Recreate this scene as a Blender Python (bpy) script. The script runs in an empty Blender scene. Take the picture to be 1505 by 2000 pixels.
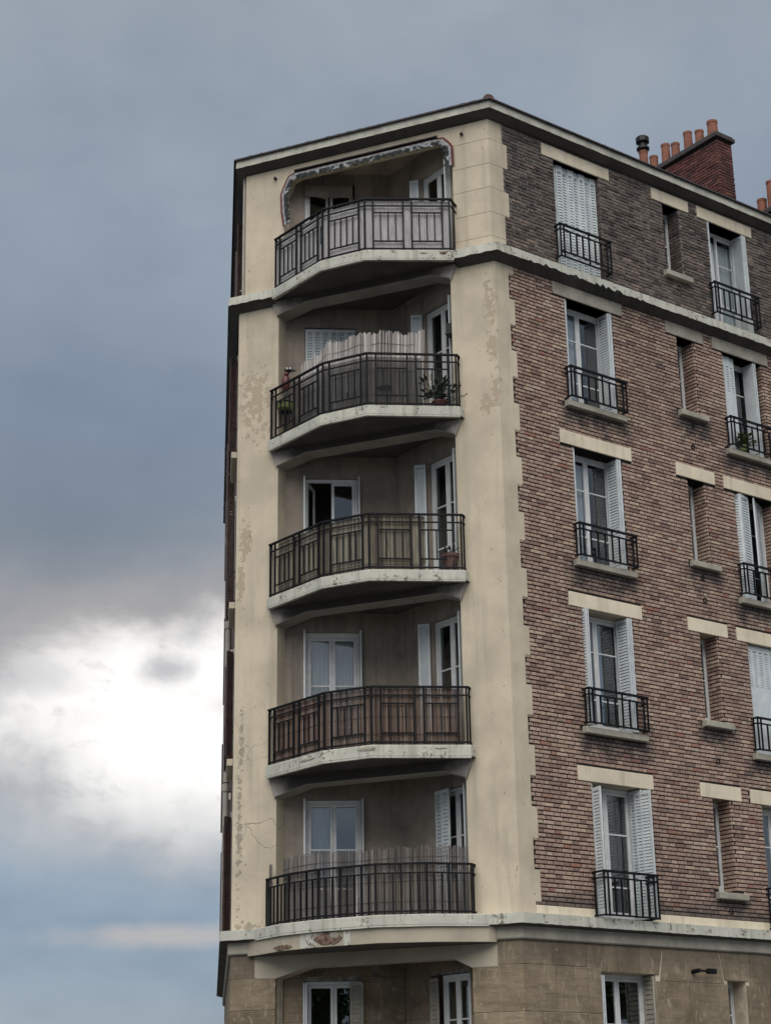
import bpy, bmesh, math, random
from mathutils import Vector, Matrix
random.seed(7)
sc = bpy.context.scene
COL = sc.collection
rad = math.radians

# ------------------------------------------------------------------ camera
CAM = Vector((-1.950, -27.0, -3.826))
PITCH, ROLL = rad(19.476), rad(-0.958)
cam_d = bpy.data.cameras.new('camera'); cam = bpy.data.objects.new('camera', cam_d); COL.objects.link(cam)
cam_d.sensor_fit = 'HORIZONTAL'; cam_d.sensor_width = 36.0; cam_d.lens = 36.0 * 3410.07 / 1505.0
cam_d.clip_start = 0.1; cam_d.clip_end = 5000
_fw = Vector((0, math.cos(PITCH), math.sin(PITCH))); _up = Vector((0, -math.sin(PITCH), math.cos(PITCH))); _rt = Vector((1, 0, 0))
_X = _rt * math.cos(ROLL) + _up * math.sin(ROLL); _Y = -_rt * math.sin(ROLL) + _up * math.cos(ROLL); _Z = -_fw
cam.matrix_world = Matrix(((_X.x, _Y.x, _Z.x, CAM.x), (_X.y, _Y.y, _Z.y, CAM.y), (_X.z, _Y.z, _Z.z, CAM.z), (0, 0, 0, 1)))
sc.camera = cam

# ------------------------------------------------------------------ exposure
EXPOSURE = 1.25
sc.view_settings.view_transform = 'Standard'; sc.view_settings.look = 'None'
sc.view_settings.exposure = EXPOSURE; sc.view_settings.gamma = 1.0; sc.view_settings.use_curve_mapping = False
try:
    sc.cycles.use_denoising = True; sc.cycles.max_bounces = 8
    sc.cycles.transparent_max_bounces = 12
except Exception: pass

# ------------------------------------------------------------------ node helper
class NT:
    def __init__(s, tree): s.t = tree; s.n = tree.nodes; s.l = tree.links
    def new(s, typ, **kw):
        n = s.n.new(typ)
        for k, v in kw.items(): setattr(n, k, v)
        return n
    def link(s, a, b): s.l.new(a, b)
    def put(s, sock, v):
        if hasattr(v, 'links'): s.l.new(v, sock)
        else: sock.default_value = v
    def math(s, op, a, b=None, c=None, clamp=False):
        n = s.new('ShaderNodeMath', operation=op); n.use_clamp = clamp
        for i, v in enumerate((a, b, c)):
            if v is not None: s.put(n.inputs[i], v)
        return n.outputs[0]
    def vmath(s, op, a, b=None):
        n = s.new('ShaderNodeVectorMath', operation=op)
        s.put(n.inputs[0], a)
        if b is not None: s.put(n.inputs[1], b)
        return n.outputs['Value'] if op == 'DOT_PRODUCT' else n.outputs[0]
    def mix(s, f, a, b, mode='MIX'):
        n = s.new('ShaderNodeMix', data_type='RGBA', blend_type=mode); n.clamp_factor = True
        s.put(n.inputs[0], f); s.put(n.inputs[6], a); s.put(n.inputs[7], b)
        return n.outputs[2]
    def noise(s, vec, scale, detail=4.0, rough=0.55, dist=0.0):
        n = s.new('ShaderNodeTexNoise'); s.put(n.inputs['Vector'], vec)
        n.inputs['Scale'].default_value = scale; n.inputs['Detail'].default_value = detail
        n.inputs['Roughness'].default_value = rough; n.inputs['Distortion'].default_value = dist
        return n.outputs['Fac']
    def step(s, x, a, b):
        n = s.new('ShaderNodeMapRange', interpolation_type='SMOOTHSTEP'); n.clamp = True
        s.put(n.inputs[0], x); s.put(n.inputs[1], a); s.put(n.inputs[2], b)
        n.inputs[3].default_value = 0; n.inputs[4].default_value = 1
        return n.outputs[0]
    def comb(s, x, y, z):
        n = s.new('ShaderNodeCombineXYZ')
        for i, v in enumerate((x, y, z)): s.put(n.inputs[i], v)
        return n.outputs[0]
    def sep(s, v):
        n = s.new('ShaderNodeSeparateXYZ'); s.put(n.inputs[0], v); return n.outputs
def rgb(r, g, b): return (r, g, b, 1.0)
def srgb(r, g, b):
    f = lambda c: (c / 255 / 12.92) if c / 255 <= 0.04045 else ((c / 255 + 0.055) / 1.055) ** 2.4
    return (f(r), f(g), f(b), 1.0)

# ------------------------------------------------------------------ sky
SKY_GAIN = 1.0
world = bpy.data.worlds.new('World'); sc.world = world; world.use_nodes = True
w = NT(world.node_tree); w.n.clear()
tc = w.new('ShaderNodeTexCoord')
dx, dy, dz = w.sep(tc.outputs['Generated'])
AZ = w.math('MULTIPLY', w.math('ARCTAN2', dx, dy), 57.2958)
EL = w.math('MULTIPLY', w.math('ARCSINE', dz), 57.2958)
V = w.comb(w.math('MULTIPLY', AZ, 0.11), w.math('MULTIPLY', EL, 0.15), 0.0)
n1 = w.noise(V, 0.8, 4, 0.5, 0.15); n2 = w.noise(w.vmath('ADD', V, (7.3, 2.1, 0)), 2.4, 6, 0.55, 0.25)
n3 = w.noise(w.vmath('ADD', V, (1.3, 9.1, 0)), 0.5, 3, 0.5)
n4 = w.noise(w.vmath('ADD', V, (3.3, 5.1, 0)), 6.5, 6, 0.6, 0.35)
ramp = w.new('ShaderNodeValToRGB'); w.put(ramp.inputs[0], w.math('DIVIDE', EL, 90.0, clamp=True))
cr = ramp.color_ramp
stops = [(0.0, (155, 168, 182)), (3.0, (156, 168, 180)), (6.5, (154, 171, 188)), (9.5, (165, 178, 190)), (16.0, (158, 159, 161)),
         (18.6, (140, 148, 157)), (22.0, (144, 156, 171)), (27.0, (150, 162, 176)), (36.0, (158, 167, 178)), (60, (162, 172, 185)), (90, (168, 176, 188))]
while len(cr.elements) < len(stops): cr.elements.new(0.5)
for e, (p, c) in zip(cr.elements, stops): e.position = p / 90; e.color = srgb(*c)
g = 2 ** -EXPOSURE * SKY_GAIN
base = w.mix(w.math('MULTIPLY', w.step(n1, 0.36, 0.66), 0.75), ramp.outputs[0], w.mix(1.0, ramp.outputs[0], rgb(0.82, 0.845, 0.875), 'MULTIPLY'))
base = w.mix(w.math('MULTIPLY', w.step(n3, 0.42, 0.66), 0.6), base, w.mix(1.0, base, rgb(1.18, 1.15, 1.11), 'MULTIPLY'))
base = w.mix(w.math('MULTIPLY', w.step(n2, 0.42, 0.68), 0.30), base, w.mix(1.0, base, rgb(0.85, 0.87, 0.90), 'MULTIPLY'))
n5 = w.noise(w.comb(w.math('MULTIPLY', AZ, 0.10), w.math('MULTIPLY', EL, 0.26), 4.0), 1.1, 5, 0.5, 0.15)
lowk = w.math('ADD', 0.25, w.math('MULTIPLY', w.step(EL, 20.0, 8.0), 0.65))
base = w.mix(w.math('MULTIPLY', w.step(n5, 0.46, 0.68), w.math('MULTIPLY', lowk, 0.85)), base, w.mix(1.0, base, rgb(0.72, 0.76, 0.81), 'MULTIPLY'))
base = w.mix(w.math('MULTIPLY', w.step(n5, 0.48, 0.30), w.math('MULTIPLY', lowk, 0.7)), base, w.mix(1.0, base, rgb(1.20, 1.16, 1.12), 'MULTIPLY'))
def blob(a, e, ra, re, warp=0.9, nz=None):
    nz = nz or n2
    u = w.math('DIVIDE', w.math('SUBTRACT', AZ, a), ra); v = w.math('DIVIDE', w.math('SUBTRACT', EL, e), re)
    r = w.math('SQRT', w.math('ADD', w.math('MULTIPLY', u, u), w.math('MULTIPLY', v, v)))
    return w.math('ADD', r, w.math('MULTIPLY', w.math('SUBTRACT', nz, 0.5), warp))
inv = lambda x: w.math('SUBTRACT', 1.0, x)
base = w.mix(w.math('MULTIPLY', inv(w.step(blob(-10.5, 22.5, 7.5, 5.5, 0.8, n1), 0.2, 1.3)), 0.8), base, w.mix(1.0, base, rgb(0.78, 0.81, 0.86), 'MULTIPLY'))
r1 = blob(-2.6, 12.6, 11.2, 3.9, 0.75); r1f = w.math('ADD', r1, w.math('MULTIPLY', w.math('SUBTRACT', n4, 0.5), 0.12))
low = w.step(EL, 12.5, 9.0)                       # the lower rim of the break is softer
brk = inv(w.step(r1f, w.math('SUBTRACT', 0.66, w.math('MULTIPLY', low, 0.30)), w.math('ADD', 1.16, w.math('MULTIPLY', low, 0.16))))
r2 = blob(-7.0, 5.9, 4.2, 0.45, 0.9, n4)
pale = w.math('MULTIPLY', inv(w.step(r2, 0.1, 1.3)), 0.55)
def pf(a, e, ra, re, k, wp=1.5): return w.math('MULTIPLY', inv(w.step(blob(a, e, ra, re, wp, n4), 0.1, 1.35)), k)
puff = w.math('MAXIMUM', w.math('MAXIMUM', pf(-7.4, 14.3, 1.0, 0.62, 0.95), pf(-6.6, 15.4, 0.55, 0.5, 0.45)), w.math('MAXIMUM', pf(-12.3, 14.0, 2.3, 0.7, 0.6), pf(-5.3, 13.2, 0.9, 0.4, 0.35)))
col = w.mix(pale, base, srgb(208, 196, 186))
fr = w.math('MULTIPLY', inv(w.step(r1, 0.9, 1.6)), 0.55)
col = w.mix(fr, col, srgb(192, 184, 178))
brk = w.math('MULTIPLY', brk, inv(w.math('MULTIPLY', w.step(w.math('ADD', n4, w.math('MULTIPLY', r1, 0.16)), 0.66, 0.86), 0.4)))
col = w.mix(brk, col, rgb(1.08, 1.055, 1.02))
col = w.mix(w.math('MULTIPLY', puff, 0.8), col, srgb(176, 174, 178))
sky = w.new('ShaderNodeTexSky', sky_type='NISHITA'); sky.sun_disc = False
FILL_EL, FILL_AZ = rad(58), rad(-172)          # azimuth from +y towards +x
sky.sun_elevation = FILL_EL; sky.sun_rotation = FILL_AZ
nis = w.mix(1.0, sky.outputs[0], rgb(0.06, 0.06, 0.06), 'MULTIPLY')
col = w.mix(1.0, col, rgb(g, g, g), 'MULTIPLY')
bgn = w.new('ShaderNodeBackground'); w.put(bgn.inputs[0], w.mix(0.06, col, nis)); bgn.inputs[1].default_value = 1.0
out = w.new('ShaderNodeOutputWorld'); w.link(bgn.outputs[0], out.inputs[0])

# ------------------------------------------------------------------ sun (soft fill added from the camera side, standing in for overcast daylight)
sd = bpy.data.lights.new('front_fill', 'SUN'); front_fill = bpy.data.objects.new('front_fill', sd); COL.objects.link(front_fill)
sd.energy = 1.6; sd.angle = rad(75); sd.color = (1.0, 0.955, 0.89)
sdir = Vector((math.sin(FILL_AZ) * math.cos(FILL_EL), math.cos(FILL_AZ) * math.cos(FILL_EL), math.sin(FILL_EL)))
front_fill.rotation_euler = sdir.to_track_quat('Z', 'Y').to_euler(); front_fill.location = sdir * 60

# ------------------------------------------------------------------ building axes
def az(d): return Vector((math.sin(rad(d)), math.cos(rad(d)), 0))
def right_of(d): return Vector((math.cos(rad(d)), -math.sin(rad(d)), 0))
AR, AC, AL = 53.067, -67.119, -5.75
dR, dC, dL = az(AR), az(AC), az(AL)
nR = right_of(AR); nC = -right_of(AC); nL = -right_of(AL)
ZV = Vector((0, 0, 1)); VL = 4.955; PL = dC * VL
def frame(o, d, n): return lambda u, off, z: o + d * u + n * off + ZV * z
R = frame(Vector((0, 0, 0)), dR, nR)
C = frame(Vector((0, 0, 0)), dC, nC)
L = frame(PL, dL, nL)
B0 = C(4.148, -0.3, 0); A1 = 85.3
dW1 = az(A1); nW1 = right_of(A1)
KS = 1.95
K0 = B0 + dW1 * KS
E0 = C(0.817, -0.3, 0)
dW2 = (E0 - K0).normalized(); W2L = (E0 - K0).length; nW2 = Vector((dW2.y, -dW2.x, 0))
if nW2.dot(CAM - K0) < 0: nW2 = -nW2
W1 = frame(B0, dW1, nW1); W2 = frame(K0, dW2, nW2)
MR = (nR + nC) / (1 + nR.dot(nC)); ML = (nL + nC) / (1 + nL.dot(nC))
def cR(o, z): return MR * o + ZV * z
def cL(o, z): return PL + ML * o + ZV * z
def sub(F, u, o, th):
    c, s = math.cos(th), math.sin(th)
    return lambda a, b, z: F(u + a * c - b * s, o + a * s + b * c, z)
GROUND = -5.45

# ------------------------------------------------------------------ materials
MATS = {}
def mat(name, build):
    m = bpy.data.materials.new(name); m.use_nodes = True
    t = NT(m.node_tree); t.n.clear()
    o = t.new('ShaderNodeOutputMaterial'); b = t.new('ShaderNodeBsdfPrincipled')
    t.link(b.outputs[0], o.inputs[0])
    geo = t.new('ShaderNodeNewGeometry')
    build(t, b, geo.outputs['Position'], o); MATS[name] = m
    return m
def bump(t, b, h, dist, strength=1.0):
    n = t.new('ShaderNodeBump'); n.inputs['Strength'].default_value = strength; n.inputs['Distance'].default_value = dist
    t.put(n.inputs['Height'], h); t.link(n.outputs[0], b.inputs['Normal'])
def streaks(t, P, sc_=7.0):
    return t.noise(t.vmath('MULTIPLY', P, (1, 1, 0.07)), sc_, 5, 0.6)

def m_stucco(t, b, P, o, c=(0.545, 0.472, 0.358), wear=True):
    v = t.vmath('DOT_PRODUCT', P, tuple(dC)); z = t.sep(P)[2]
    n = t.noise(P, 1.3, 5, 0.6); f = t.noise(P, 14, 4, 0.6)
    col = t.mix(t.step(n, 0.3, 0.7), rgb(*[x * 0.84 for x in c]), rgb(*[min(1, x * 1.09) for x in c]))
    col = t.mix(t.math('MULTIPLY', t.step(streaks(t, P, 5), 0.50, 0.74), 0.42), col, rgb(0.30, 0.265, 0.21))
    col = t.mix(t.math('MULTIPLY', t.step(f, 0.60, 0.75), 0.12), col, rgb(0.25, 0.2, 0.15))
    h = f
    if wear:
        def area(v0, z0, rv, rz):
            a = t.math('DIVIDE', t.math('SUBTRACT', v, v0), rv); e = t.math('DIVIDE', t.math('SUBTRACT', z, z0), rz)
            return t.math('SUBTRACT', 1.0, t.math('SQRT', t.math('ADD', t.math('MULTIPLY', a, a), t.math('MULTIPLY', e, e))))
        ar = area(4.60, 8.45, 0.42, 0.85)
        for q in ((0.13, 9.55, 0.16, 0.42), (0.10, 8.8, 0.13, 0.45), (0.06, 8.0, 0.10, 0.6), (0.2, 7.7, 0.22, 0.25), (4.78, 5.9, 0.14, 0.5), (4.86, 5.2, 0.1, 0.6)):
            ar = t.math('MAXIMUM', ar, area(*q))
        nz = t.noise(P, 8.5, 6, 0.68)
        mk = t.step(t.math('ADD', t.math('MULTIPLY', ar, 0.20), nz), 0.600, 0.612)
        mk = t.math('MULTIPLY', mk, t.step(ar, 0.0, 0.05))
        col = t.mix(mk, col, rgb(0.415, 0.342, 0.25))
        edge = t.math('SUBTRACT', t.step(t.math('ADD', t.math('MULTIPLY', ar, 0.20), nz), 0.585, 0.600), mk)
        edge = t.math('MULTIPLY', edge, t.step(ar, 0.0, 0.05))
        col = t.mix(t.math('MULTIPLY', edge, 0.5), col, rgb(0.30, 0.25, 0.18))
        # flaking along the old arris and on the lower left pier
        fl = t.math('MAXIMUM', t.math('MAXIMUM', area(4.83, 0.75, 0.07, 1.9), area(4.80, 2.2, 0.06, 0.9)), area(4.62, -0.72, 0.36, 0.16))
        fm = t.math('MULTIPLY', t.step(t.math('ADD', t.math('MULTIPLY', fl, 0.15), t.noise(P, 11, 6, 0.72)), 0.585, 0.61), t.step(fl, 0, 0.1))
        col = t.mix(t.math('MULTIPLY', fm, 0.6), col, rgb(0.17, 0.155, 0.125))
        # small chips everywhere, cracks towards the foot of the wall
        near = t.math('MAXIMUM', t.step(t.math('ABSOLUTE', t.math('SUBTRACT', v, 0.16)), 0.26, 0.05), t.step(t.math('ABSOLUTE', t.math('SUBTRACT', v, 4.7)), 0.35, 0.1))
        ch = t.step(t.math('ADD', t.noise(t.vmath('MULTIPLY', P, (1, 1, 0.6)), 13, 4, 0.6), t.math('MULTIPLY', near, 0.035)), 0.705, 0.72)
        col = t.mix(t.math('MULTIPLY', ch, 0.7), col, rgb(0.2, 0.17, 0.13))
        vo = t.new('ShaderNodeTexVoronoi', feature='DISTANCE_TO_EDGE'); vo.inputs['Scale'].default_value = 1.7
        dn = t.new('ShaderNodeTexNoise'); t.put(dn.inputs['Vector'], P); dn.inputs['Scale'].default_value = 3.0
        t.put(vo.inputs['Vector'], t.vmath('ADD', P, t.vmath('MULTIPLY', dn.outputs['Color'], (0.35, 0.35, 0.35))))
        ck = t.math('SUBTRACT', 1.0, t.step(vo.outputs['Distance'], 0.004, 0.011))
        cm = t.math('MULTIPLY', ck, t.math('MULTIPLY', t.step(t.noise(P, 0.9, 2, 0.5), 0.5, 0.58), t.step(z, 4.5, 0.0)))
        cm = t.math('MULTIPLY', cm, t.step(v, 3.9, 4.1))
        col = t.mix(t.math('MULTIPLY', cm, 0.8), col, rgb(0.15, 0.12, 0.09))
        h = t.math('SUBTRACT', t.math('MULTIPLY', f, 0.5), t.math('ADD', mk, t.math('ADD', fm, cm)))
    t.put(b.inputs['Base Color'], col); b.inputs['Roughness'].default_value = 0.9
    bump(t, b, h, 0.006, 0.6)
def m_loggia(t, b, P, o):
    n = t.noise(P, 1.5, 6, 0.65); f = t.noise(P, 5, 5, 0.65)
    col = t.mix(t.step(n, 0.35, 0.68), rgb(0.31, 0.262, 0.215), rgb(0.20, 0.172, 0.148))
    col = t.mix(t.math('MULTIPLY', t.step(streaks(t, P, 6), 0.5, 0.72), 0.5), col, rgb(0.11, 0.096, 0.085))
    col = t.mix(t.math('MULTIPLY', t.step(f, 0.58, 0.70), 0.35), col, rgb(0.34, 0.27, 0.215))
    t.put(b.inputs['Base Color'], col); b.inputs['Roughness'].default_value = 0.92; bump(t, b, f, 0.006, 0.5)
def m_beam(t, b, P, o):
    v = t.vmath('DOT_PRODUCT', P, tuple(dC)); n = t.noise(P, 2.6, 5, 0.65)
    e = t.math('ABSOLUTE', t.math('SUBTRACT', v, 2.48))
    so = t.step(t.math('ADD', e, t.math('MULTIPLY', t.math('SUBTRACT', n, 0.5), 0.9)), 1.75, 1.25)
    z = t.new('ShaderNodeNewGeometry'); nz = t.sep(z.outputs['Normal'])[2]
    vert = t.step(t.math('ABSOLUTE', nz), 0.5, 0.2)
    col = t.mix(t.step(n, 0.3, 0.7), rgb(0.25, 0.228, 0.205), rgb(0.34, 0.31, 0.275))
    col = t.mix(t.math('MULTIPLY', t.math('MULTIPLY', so, vert), 0.88), col, rgb(0.035, 0.032, 0.030))  # upright faces blackened: soot, with the shade of the slab painted in
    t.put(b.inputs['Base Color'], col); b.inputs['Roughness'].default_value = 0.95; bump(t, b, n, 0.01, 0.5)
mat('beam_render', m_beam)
mat('stucco', m_stucco)
mat('cream_paint', lambda t, b, P, o: m_stucco(t, b, P, o, (0.70, 0.615, 0.47), False))
mat('loggia_render', m_loggia)
mat('old_cream', lambda t, b, P, o: m_stucco(t, b, P, o, (0.40, 0.355, 0.275), False))

def m_white(t, b, P, o):
    s = streaks(t, P, 9); n = t.noise(P, 2.2, 4, 0.6); f = t.noise(P, 12, 4, 0.65)
    col = t.mix(t.step(n, 0.3, 0.7), rgb(0.43, 0.43, 0.375), rgb(0.54, 0.535, 0.465))
    col = t.mix(t.math('MULTIPLY', t.step(s, 0.48, 0.72), 0.62), col, rgb(0.27, 0.255, 0.205))
    g2 = t.noise(P, 4.5, 5, 0.7); fine = t.noise(P, 20, 4, 0.7)
    col = t.mix(t.math('MULTIPLY', t.step(g2, 0.53, 0.62), t.step(fine, 0.48, 0.53)), col, rgb(0.16, 0.14, 0.11))
    col = t.mix(t.step(f, 0.69, 0.71), col, rgb(0.10, 0.085, 0.07))
    t.put(b.inputs['Base Color'], col); b.inputs['Roughness'].default_value = 0.85
    bump(t, b, f, 0.008, 0.6)
mat('cornice_paint', m_white)
def m_concrete(t, b, P, o):
    n = t.noise(P, 2.5, 5, 0.65); f = t.noise(P, 16, 4, 0.6)
    col = t.mix(t.step(n, 0.3, 0.7), rgb(0.27, 0.25, 0.205), rgb(0.40, 0.375, 0.31))
    col = t.mix(t.math('MULTIPLY', t.step(f, 0.58, 0.7), 0.5), col, rgb(0.15, 0.14, 0.12))
    t.put(b.inputs['Base Color'], col); b.inputs['Roughness'].default_value = 0.92; bump(t, b, f, 0.008, 0.7)
mat('sill_stone', m_concrete)
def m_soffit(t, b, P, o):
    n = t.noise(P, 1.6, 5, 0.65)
    col = t.mix(t.step(n, 0.3, 0.7), rgb(0.058, 0.053, 0.050), rgb(0.098, 0.090, 0.083))  # slab and cornice undersides: their shade is put into a near-black colour
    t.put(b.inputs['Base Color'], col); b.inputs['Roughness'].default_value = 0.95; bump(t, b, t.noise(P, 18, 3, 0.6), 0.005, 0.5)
mat('shaded_soffit', m_soffit)

AXR = 53.067
def brick_mat(name, stops, src, bumpd, soot):
    def f(t, b, P, o):
        if src == 'attr':
            a = t.new('ShaderNodeAttribute', attribute_name='tone'); r = a.outputs['Fac']
        else:
            r = t.new('ShaderNodeObjectInfo').outputs['Random']
        rp = t.new('ShaderNodeValToRGB'); t.put(rp.inputs[0], r)
        e = rp.color_ramp
        while len(e.elements) < len(stops): e.elements.new(0.5)
        for el, (p, c) in zip(e.elements, stops): el.position = p; el.color = rgb(*c)
        n = t.noise(P, 22, 4, 0.65); big = t.noise(P, 0.7, 4, 0.6)
        col = t.mix(t.step(n, 0.35, 0.75), rp.outputs[0], t.mix(1.0, rp.outputs[0], rgb(0.62, 0.60, 0.60), 'MULTIPLY'))
        col = t.mix(t.math('MULTIPLY', t.step(big, 0.45, 0.7), soot), col, rgb(0.055, 0.048, 0.045))
        z = t.sep(P)[2]
        ft = t.math('MULTIPLY', t.step(t.math('ADD', z, t.math('MULTIPLY', t.noise(P, 2.0, 3, 0.6), 0.25)), -0.22, -0.46), 0.75)
        # soot washed down below the sills
        uu = t.vmath('DOT_PRODUCT', P, tuple(dR)); nzs = t.math('MULTIPLY', t.math('SUBTRACT', t.noise(P, 3.5, 4, 0.6), 0.5), 1.1)
        for (ua, ub), zs in (((1.5, 2.9), (2.17, 5.02, 7.92)), ((4.3, 5.05), (-0.30, 2.62, 5.51, 8.42)), ((5.5, 6.9), (2.17, 5.02, 7.92))):
            ins_u = t.math('MULTIPLY', t.step(uu, ua - 0.25, ua + 0.1), t.step(uu, ub + 0.3, ub - 0.1))
            for z0 in zs:
                dd = t.math('SUBTRACT', z0, z)
                k = t.math('MULTIPLY', t.step(t.math('ADD', dd, nzs), 0.46, 0.05), t.math('GREATER_THAN', dd, -0.1))
                ft = t.math('MAXIMUM', ft, t.math('MULTIPLY', t.math('MULTIPLY', k, ins_u), 0.85))
        col = t.mix(ft, col, rgb(0.05, 0.046, 0.046))
        t.put(b.inputs['Base Color'], col); b.inputs['Roughness'].default_value = 0.9
        bump(t, b, n, bumpd, 0.8)
    return mat(name, f)
ST_LOW = [(0.0, (0.218, 0.141, 0.118)), (0.08, (0.289, 0.194, 0.158)), (0.28, (0.366, 0.252, 0.202)), (0.55, (0.420, 0.296, 0.235)),
          (0.84, (0.465, 0.337, 0.263)), (0.96, (0.535, 0.415, 0.317)), (0.98, (0.328, 0.173, 0.128)), (1.0, (0.339, 0.168, 0.123))]
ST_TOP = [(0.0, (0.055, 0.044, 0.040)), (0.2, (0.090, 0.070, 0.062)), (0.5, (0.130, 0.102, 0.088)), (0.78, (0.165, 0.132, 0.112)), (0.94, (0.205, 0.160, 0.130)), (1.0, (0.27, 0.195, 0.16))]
ST_CHIM = [(0.0, (0.055, 0.02, 0.019)), (0.4, (0.105, 0.032, 0.029)), (0.8, (0.145, 0.048, 0.040)), (1.0, (0.19, 0.085, 0.07))]
brick_mat('brick_single', ST_LOW, 'obj', 0.004, 0.26)
brick_mat('brick_mass', ST_LOW, 'attr', 0.004, 0.26)
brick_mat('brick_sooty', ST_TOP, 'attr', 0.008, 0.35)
brick_mat('brick_red', ST_CHIM, 'attr', 0.006, 0.25)
def plain(name, c, rough=0.8, metal=0.0, var=0.12, scale=6.0, bmp=0.0):
    def f(t, b, P, o):
        n = t.noise(P, scale, 4, 0.6)
        t.put(b.inputs['Base Color'], t.mix(t.step(n, 0.3, 0.7), rgb(*[x * (1 - var) for x in c]), rgb(*[min(1, x * (1 + var)) for x in c])))
        b.inputs['Roughness'].default_value = rough; b.inputs['Metallic'].default_value = metal
        if name == 'iron': b.inputs['Specular IOR Level'].default_value = 0.18
        if bmp: bump(t, b, t.noise(P, scale * 3, 4, 0.6), bmp, 0.7)
    return mat(name, f)
plain('eaves_paint', (0.40, 0.39, 0.335), 0.85, 0, 0.28, 2.5, 0.005)
def m_side(t, b, P, o):
    br = t.new('ShaderNodeTexBrick'); t.put(br.inputs['Vector'], t.comb(t.vmath('DOT_PRODUCT', P, tuple(az_L)), t.sep(P)[2], 0.0))
    br.inputs['Scale'].default_value = 1.0; br.inputs['Brick Width'].default_value = 0.235; br.inputs['Row Height'].default_value = 0.0697; br.inputs['Mortar Size'].default_value = 0.008
    br.inputs['Color1'].default_value = rgb(0.20, 0.135, 0.11); br.inputs['Color2'].default_value = rgb(0.12, 0.08, 0.066); br.inputs['Mortar'].default_value = rgb(0.02, 0.017, 0.016)
    t.put(b.inputs['Base Color'], br.outputs[0]); b.inputs['Roughness'].default_value = 0.9; bump(t, b, t.math('SUBTRACT', 1.0, br.outputs['Fac']), 0.01, 0.8)
az_L = (math.sin(rad(-5.75)), math.cos(rad(-5.75)), 0)
mat('side_brick', m_side)
plain('mortar_dark', (0.016, 0.013, 0.0125), 0.95, 0, 0.4, 5)
plain('mortar_pale', (0.21, 0.185, 0.165), 0.95, 0, 0.45, 9, 0.008)
plain('iron', (0.0075, 0.0075, 0.0095), 0.65, 0.0, 0.3, 20)
plain('interior', (0.10, 0.09, 0.08), 0.9)
plain('terracotta', (0.21, 0.076, 0.045), 0.75, 0, 0.25, 9, 0.003)
plain('terracotta_dull', (0.085, 0.042, 0.036), 0.8, 0, 0.3, 9)
plain('roof_tile', (0.045, 0.037, 0.038), 0.8, 0, 0.35, 4)
plain('dark_metal', (0.012, 0.012, 0.013), 0.4, 0.5, 0.2, 10)
plain('drain_paint', (0.33, 0.31, 0.27), 0.6, 0, 0.15, 3)
plain('brown_shutter', (0.055, 0.034, 0.030), 0.6, 0, 0.3, 6)
plain('red_fabric', (0.11, 0.022, 0.024), 0.85, 0, 0.25, 4)
plain('soil', (0.03, 0.022, 0.016), 0.95)
plain('red_plastic', (0.11, 0.026, 0.026), 0.5)
plain('black_plastic', (0.010, 0.010, 0.011), 0.35)
plain('white_plastic', (0.75, 0.75, 0.73), 0.4)
plain('lime_plastic', (0.24, 0.255, 0.10), 0.5)
def m_net(t, b, P, o):
    b.inputs['Base Color'].default_value = rgb(0.030, 0.034, 0.034); b.inputs['Roughness'].default_value = 0.9
    tr = t.new('ShaderNodeBsdfTransparent'); mx = t.new('ShaderNodeMixShader'); mx.inputs[0].default_value = 0.36
    t.link(tr.outputs[0], mx.inputs[1]); t.link(b.outputs[0], mx.inputs[2]); t.link(mx.outputs[0], o.inputs[0])
mat('dark_net', m_net)
plain('ground', (0.055, 0.055, 0.054), 0.9, 0, 0.2, 0.5, 0.01)
plain('pavement', (0.12, 0.117, 0.11), 0.9, 0, 0.15, 0.8, 0.01)
plain('leaf', (0.055, 0.10, 0.022), 0.55, 0, 0.5, 25)
plain('leaf_dark', (0.014, 0.026, 0.013), 0.55, 0, 0.4, 25)
def m_shutter(t, b, P, o):
    s = streaks(t, P, 16); n = t.noise(P, 4, 4, 0.6)
    col = t.mix(t.step(n, 0.3, 0.7), rgb(0.51, 0.55, 0.57), rgb(0.62, 0.66, 0.67))
    col = t.mix(t.math('MULTIPLY', t.step(s, 0.55, 0.75), 0.40), col, rgb(0.30, 0.31, 0.30))
    t.put(b.inputs['Base Color'], col); b.inputs['Roughness'].default_value = 0.5
mat('shutter_paint', m_shutter)
def m_frame(t, b, P, o):
    n = t.noise(P, 6, 4, 0.6)
    t.put(b.inputs['Base Color'], t.mix(t.step(n, 0.35, 0.75), rgb(0.60, 0.61, 0.61), rgb(0.72, 0.72, 0.71))); b.inputs['Roughness'].default_value = 0.4
mat('window_paint', m_frame)
def m_glass(t, b, P, o):
    t.n.remove(b)
    fr = t.new('ShaderNodeFresnel'); fr.inputs['IOR'].default_value = 2.4
    tr = t.new('ShaderNodeBsdfTransparent'); tr.inputs[0].default_value = rgb(0.80, 0.83, 0.83)
    gl = t.new('ShaderNodeBsdfGlossy'); gl.inputs['Roughness'].default_value = 0.012; gl.inputs[0].default_value = rgb(0.93, 0.96, 1.0)
    bp = t.new('ShaderNodeBump'); bp.inputs['Strength'].default_value = 0.05; bp.inputs['Distance'].default_value = 0.02
    t.put(bp.inputs['Height'], t.noise(P, 2.0, 2, 0.5)); t.link(bp.outputs[0], gl.inputs['Normal'])
    mx = t.new('ShaderNodeMixShader'); bf = t.new('ShaderNodeNewGeometry'); t.link(t.math('MULTIPLY', fr.outputs[0], t.math('SUBTRACT', 1.0, bf.outputs['Backfacing'])), mx.inputs[0]); t.link(tr.outputs[0], mx.inputs[1]); t.link(gl.outputs[0], mx.inputs[2])
    t.link(mx.outputs[0], o.inputs[0])
mat('glass', m_glass)
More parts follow.
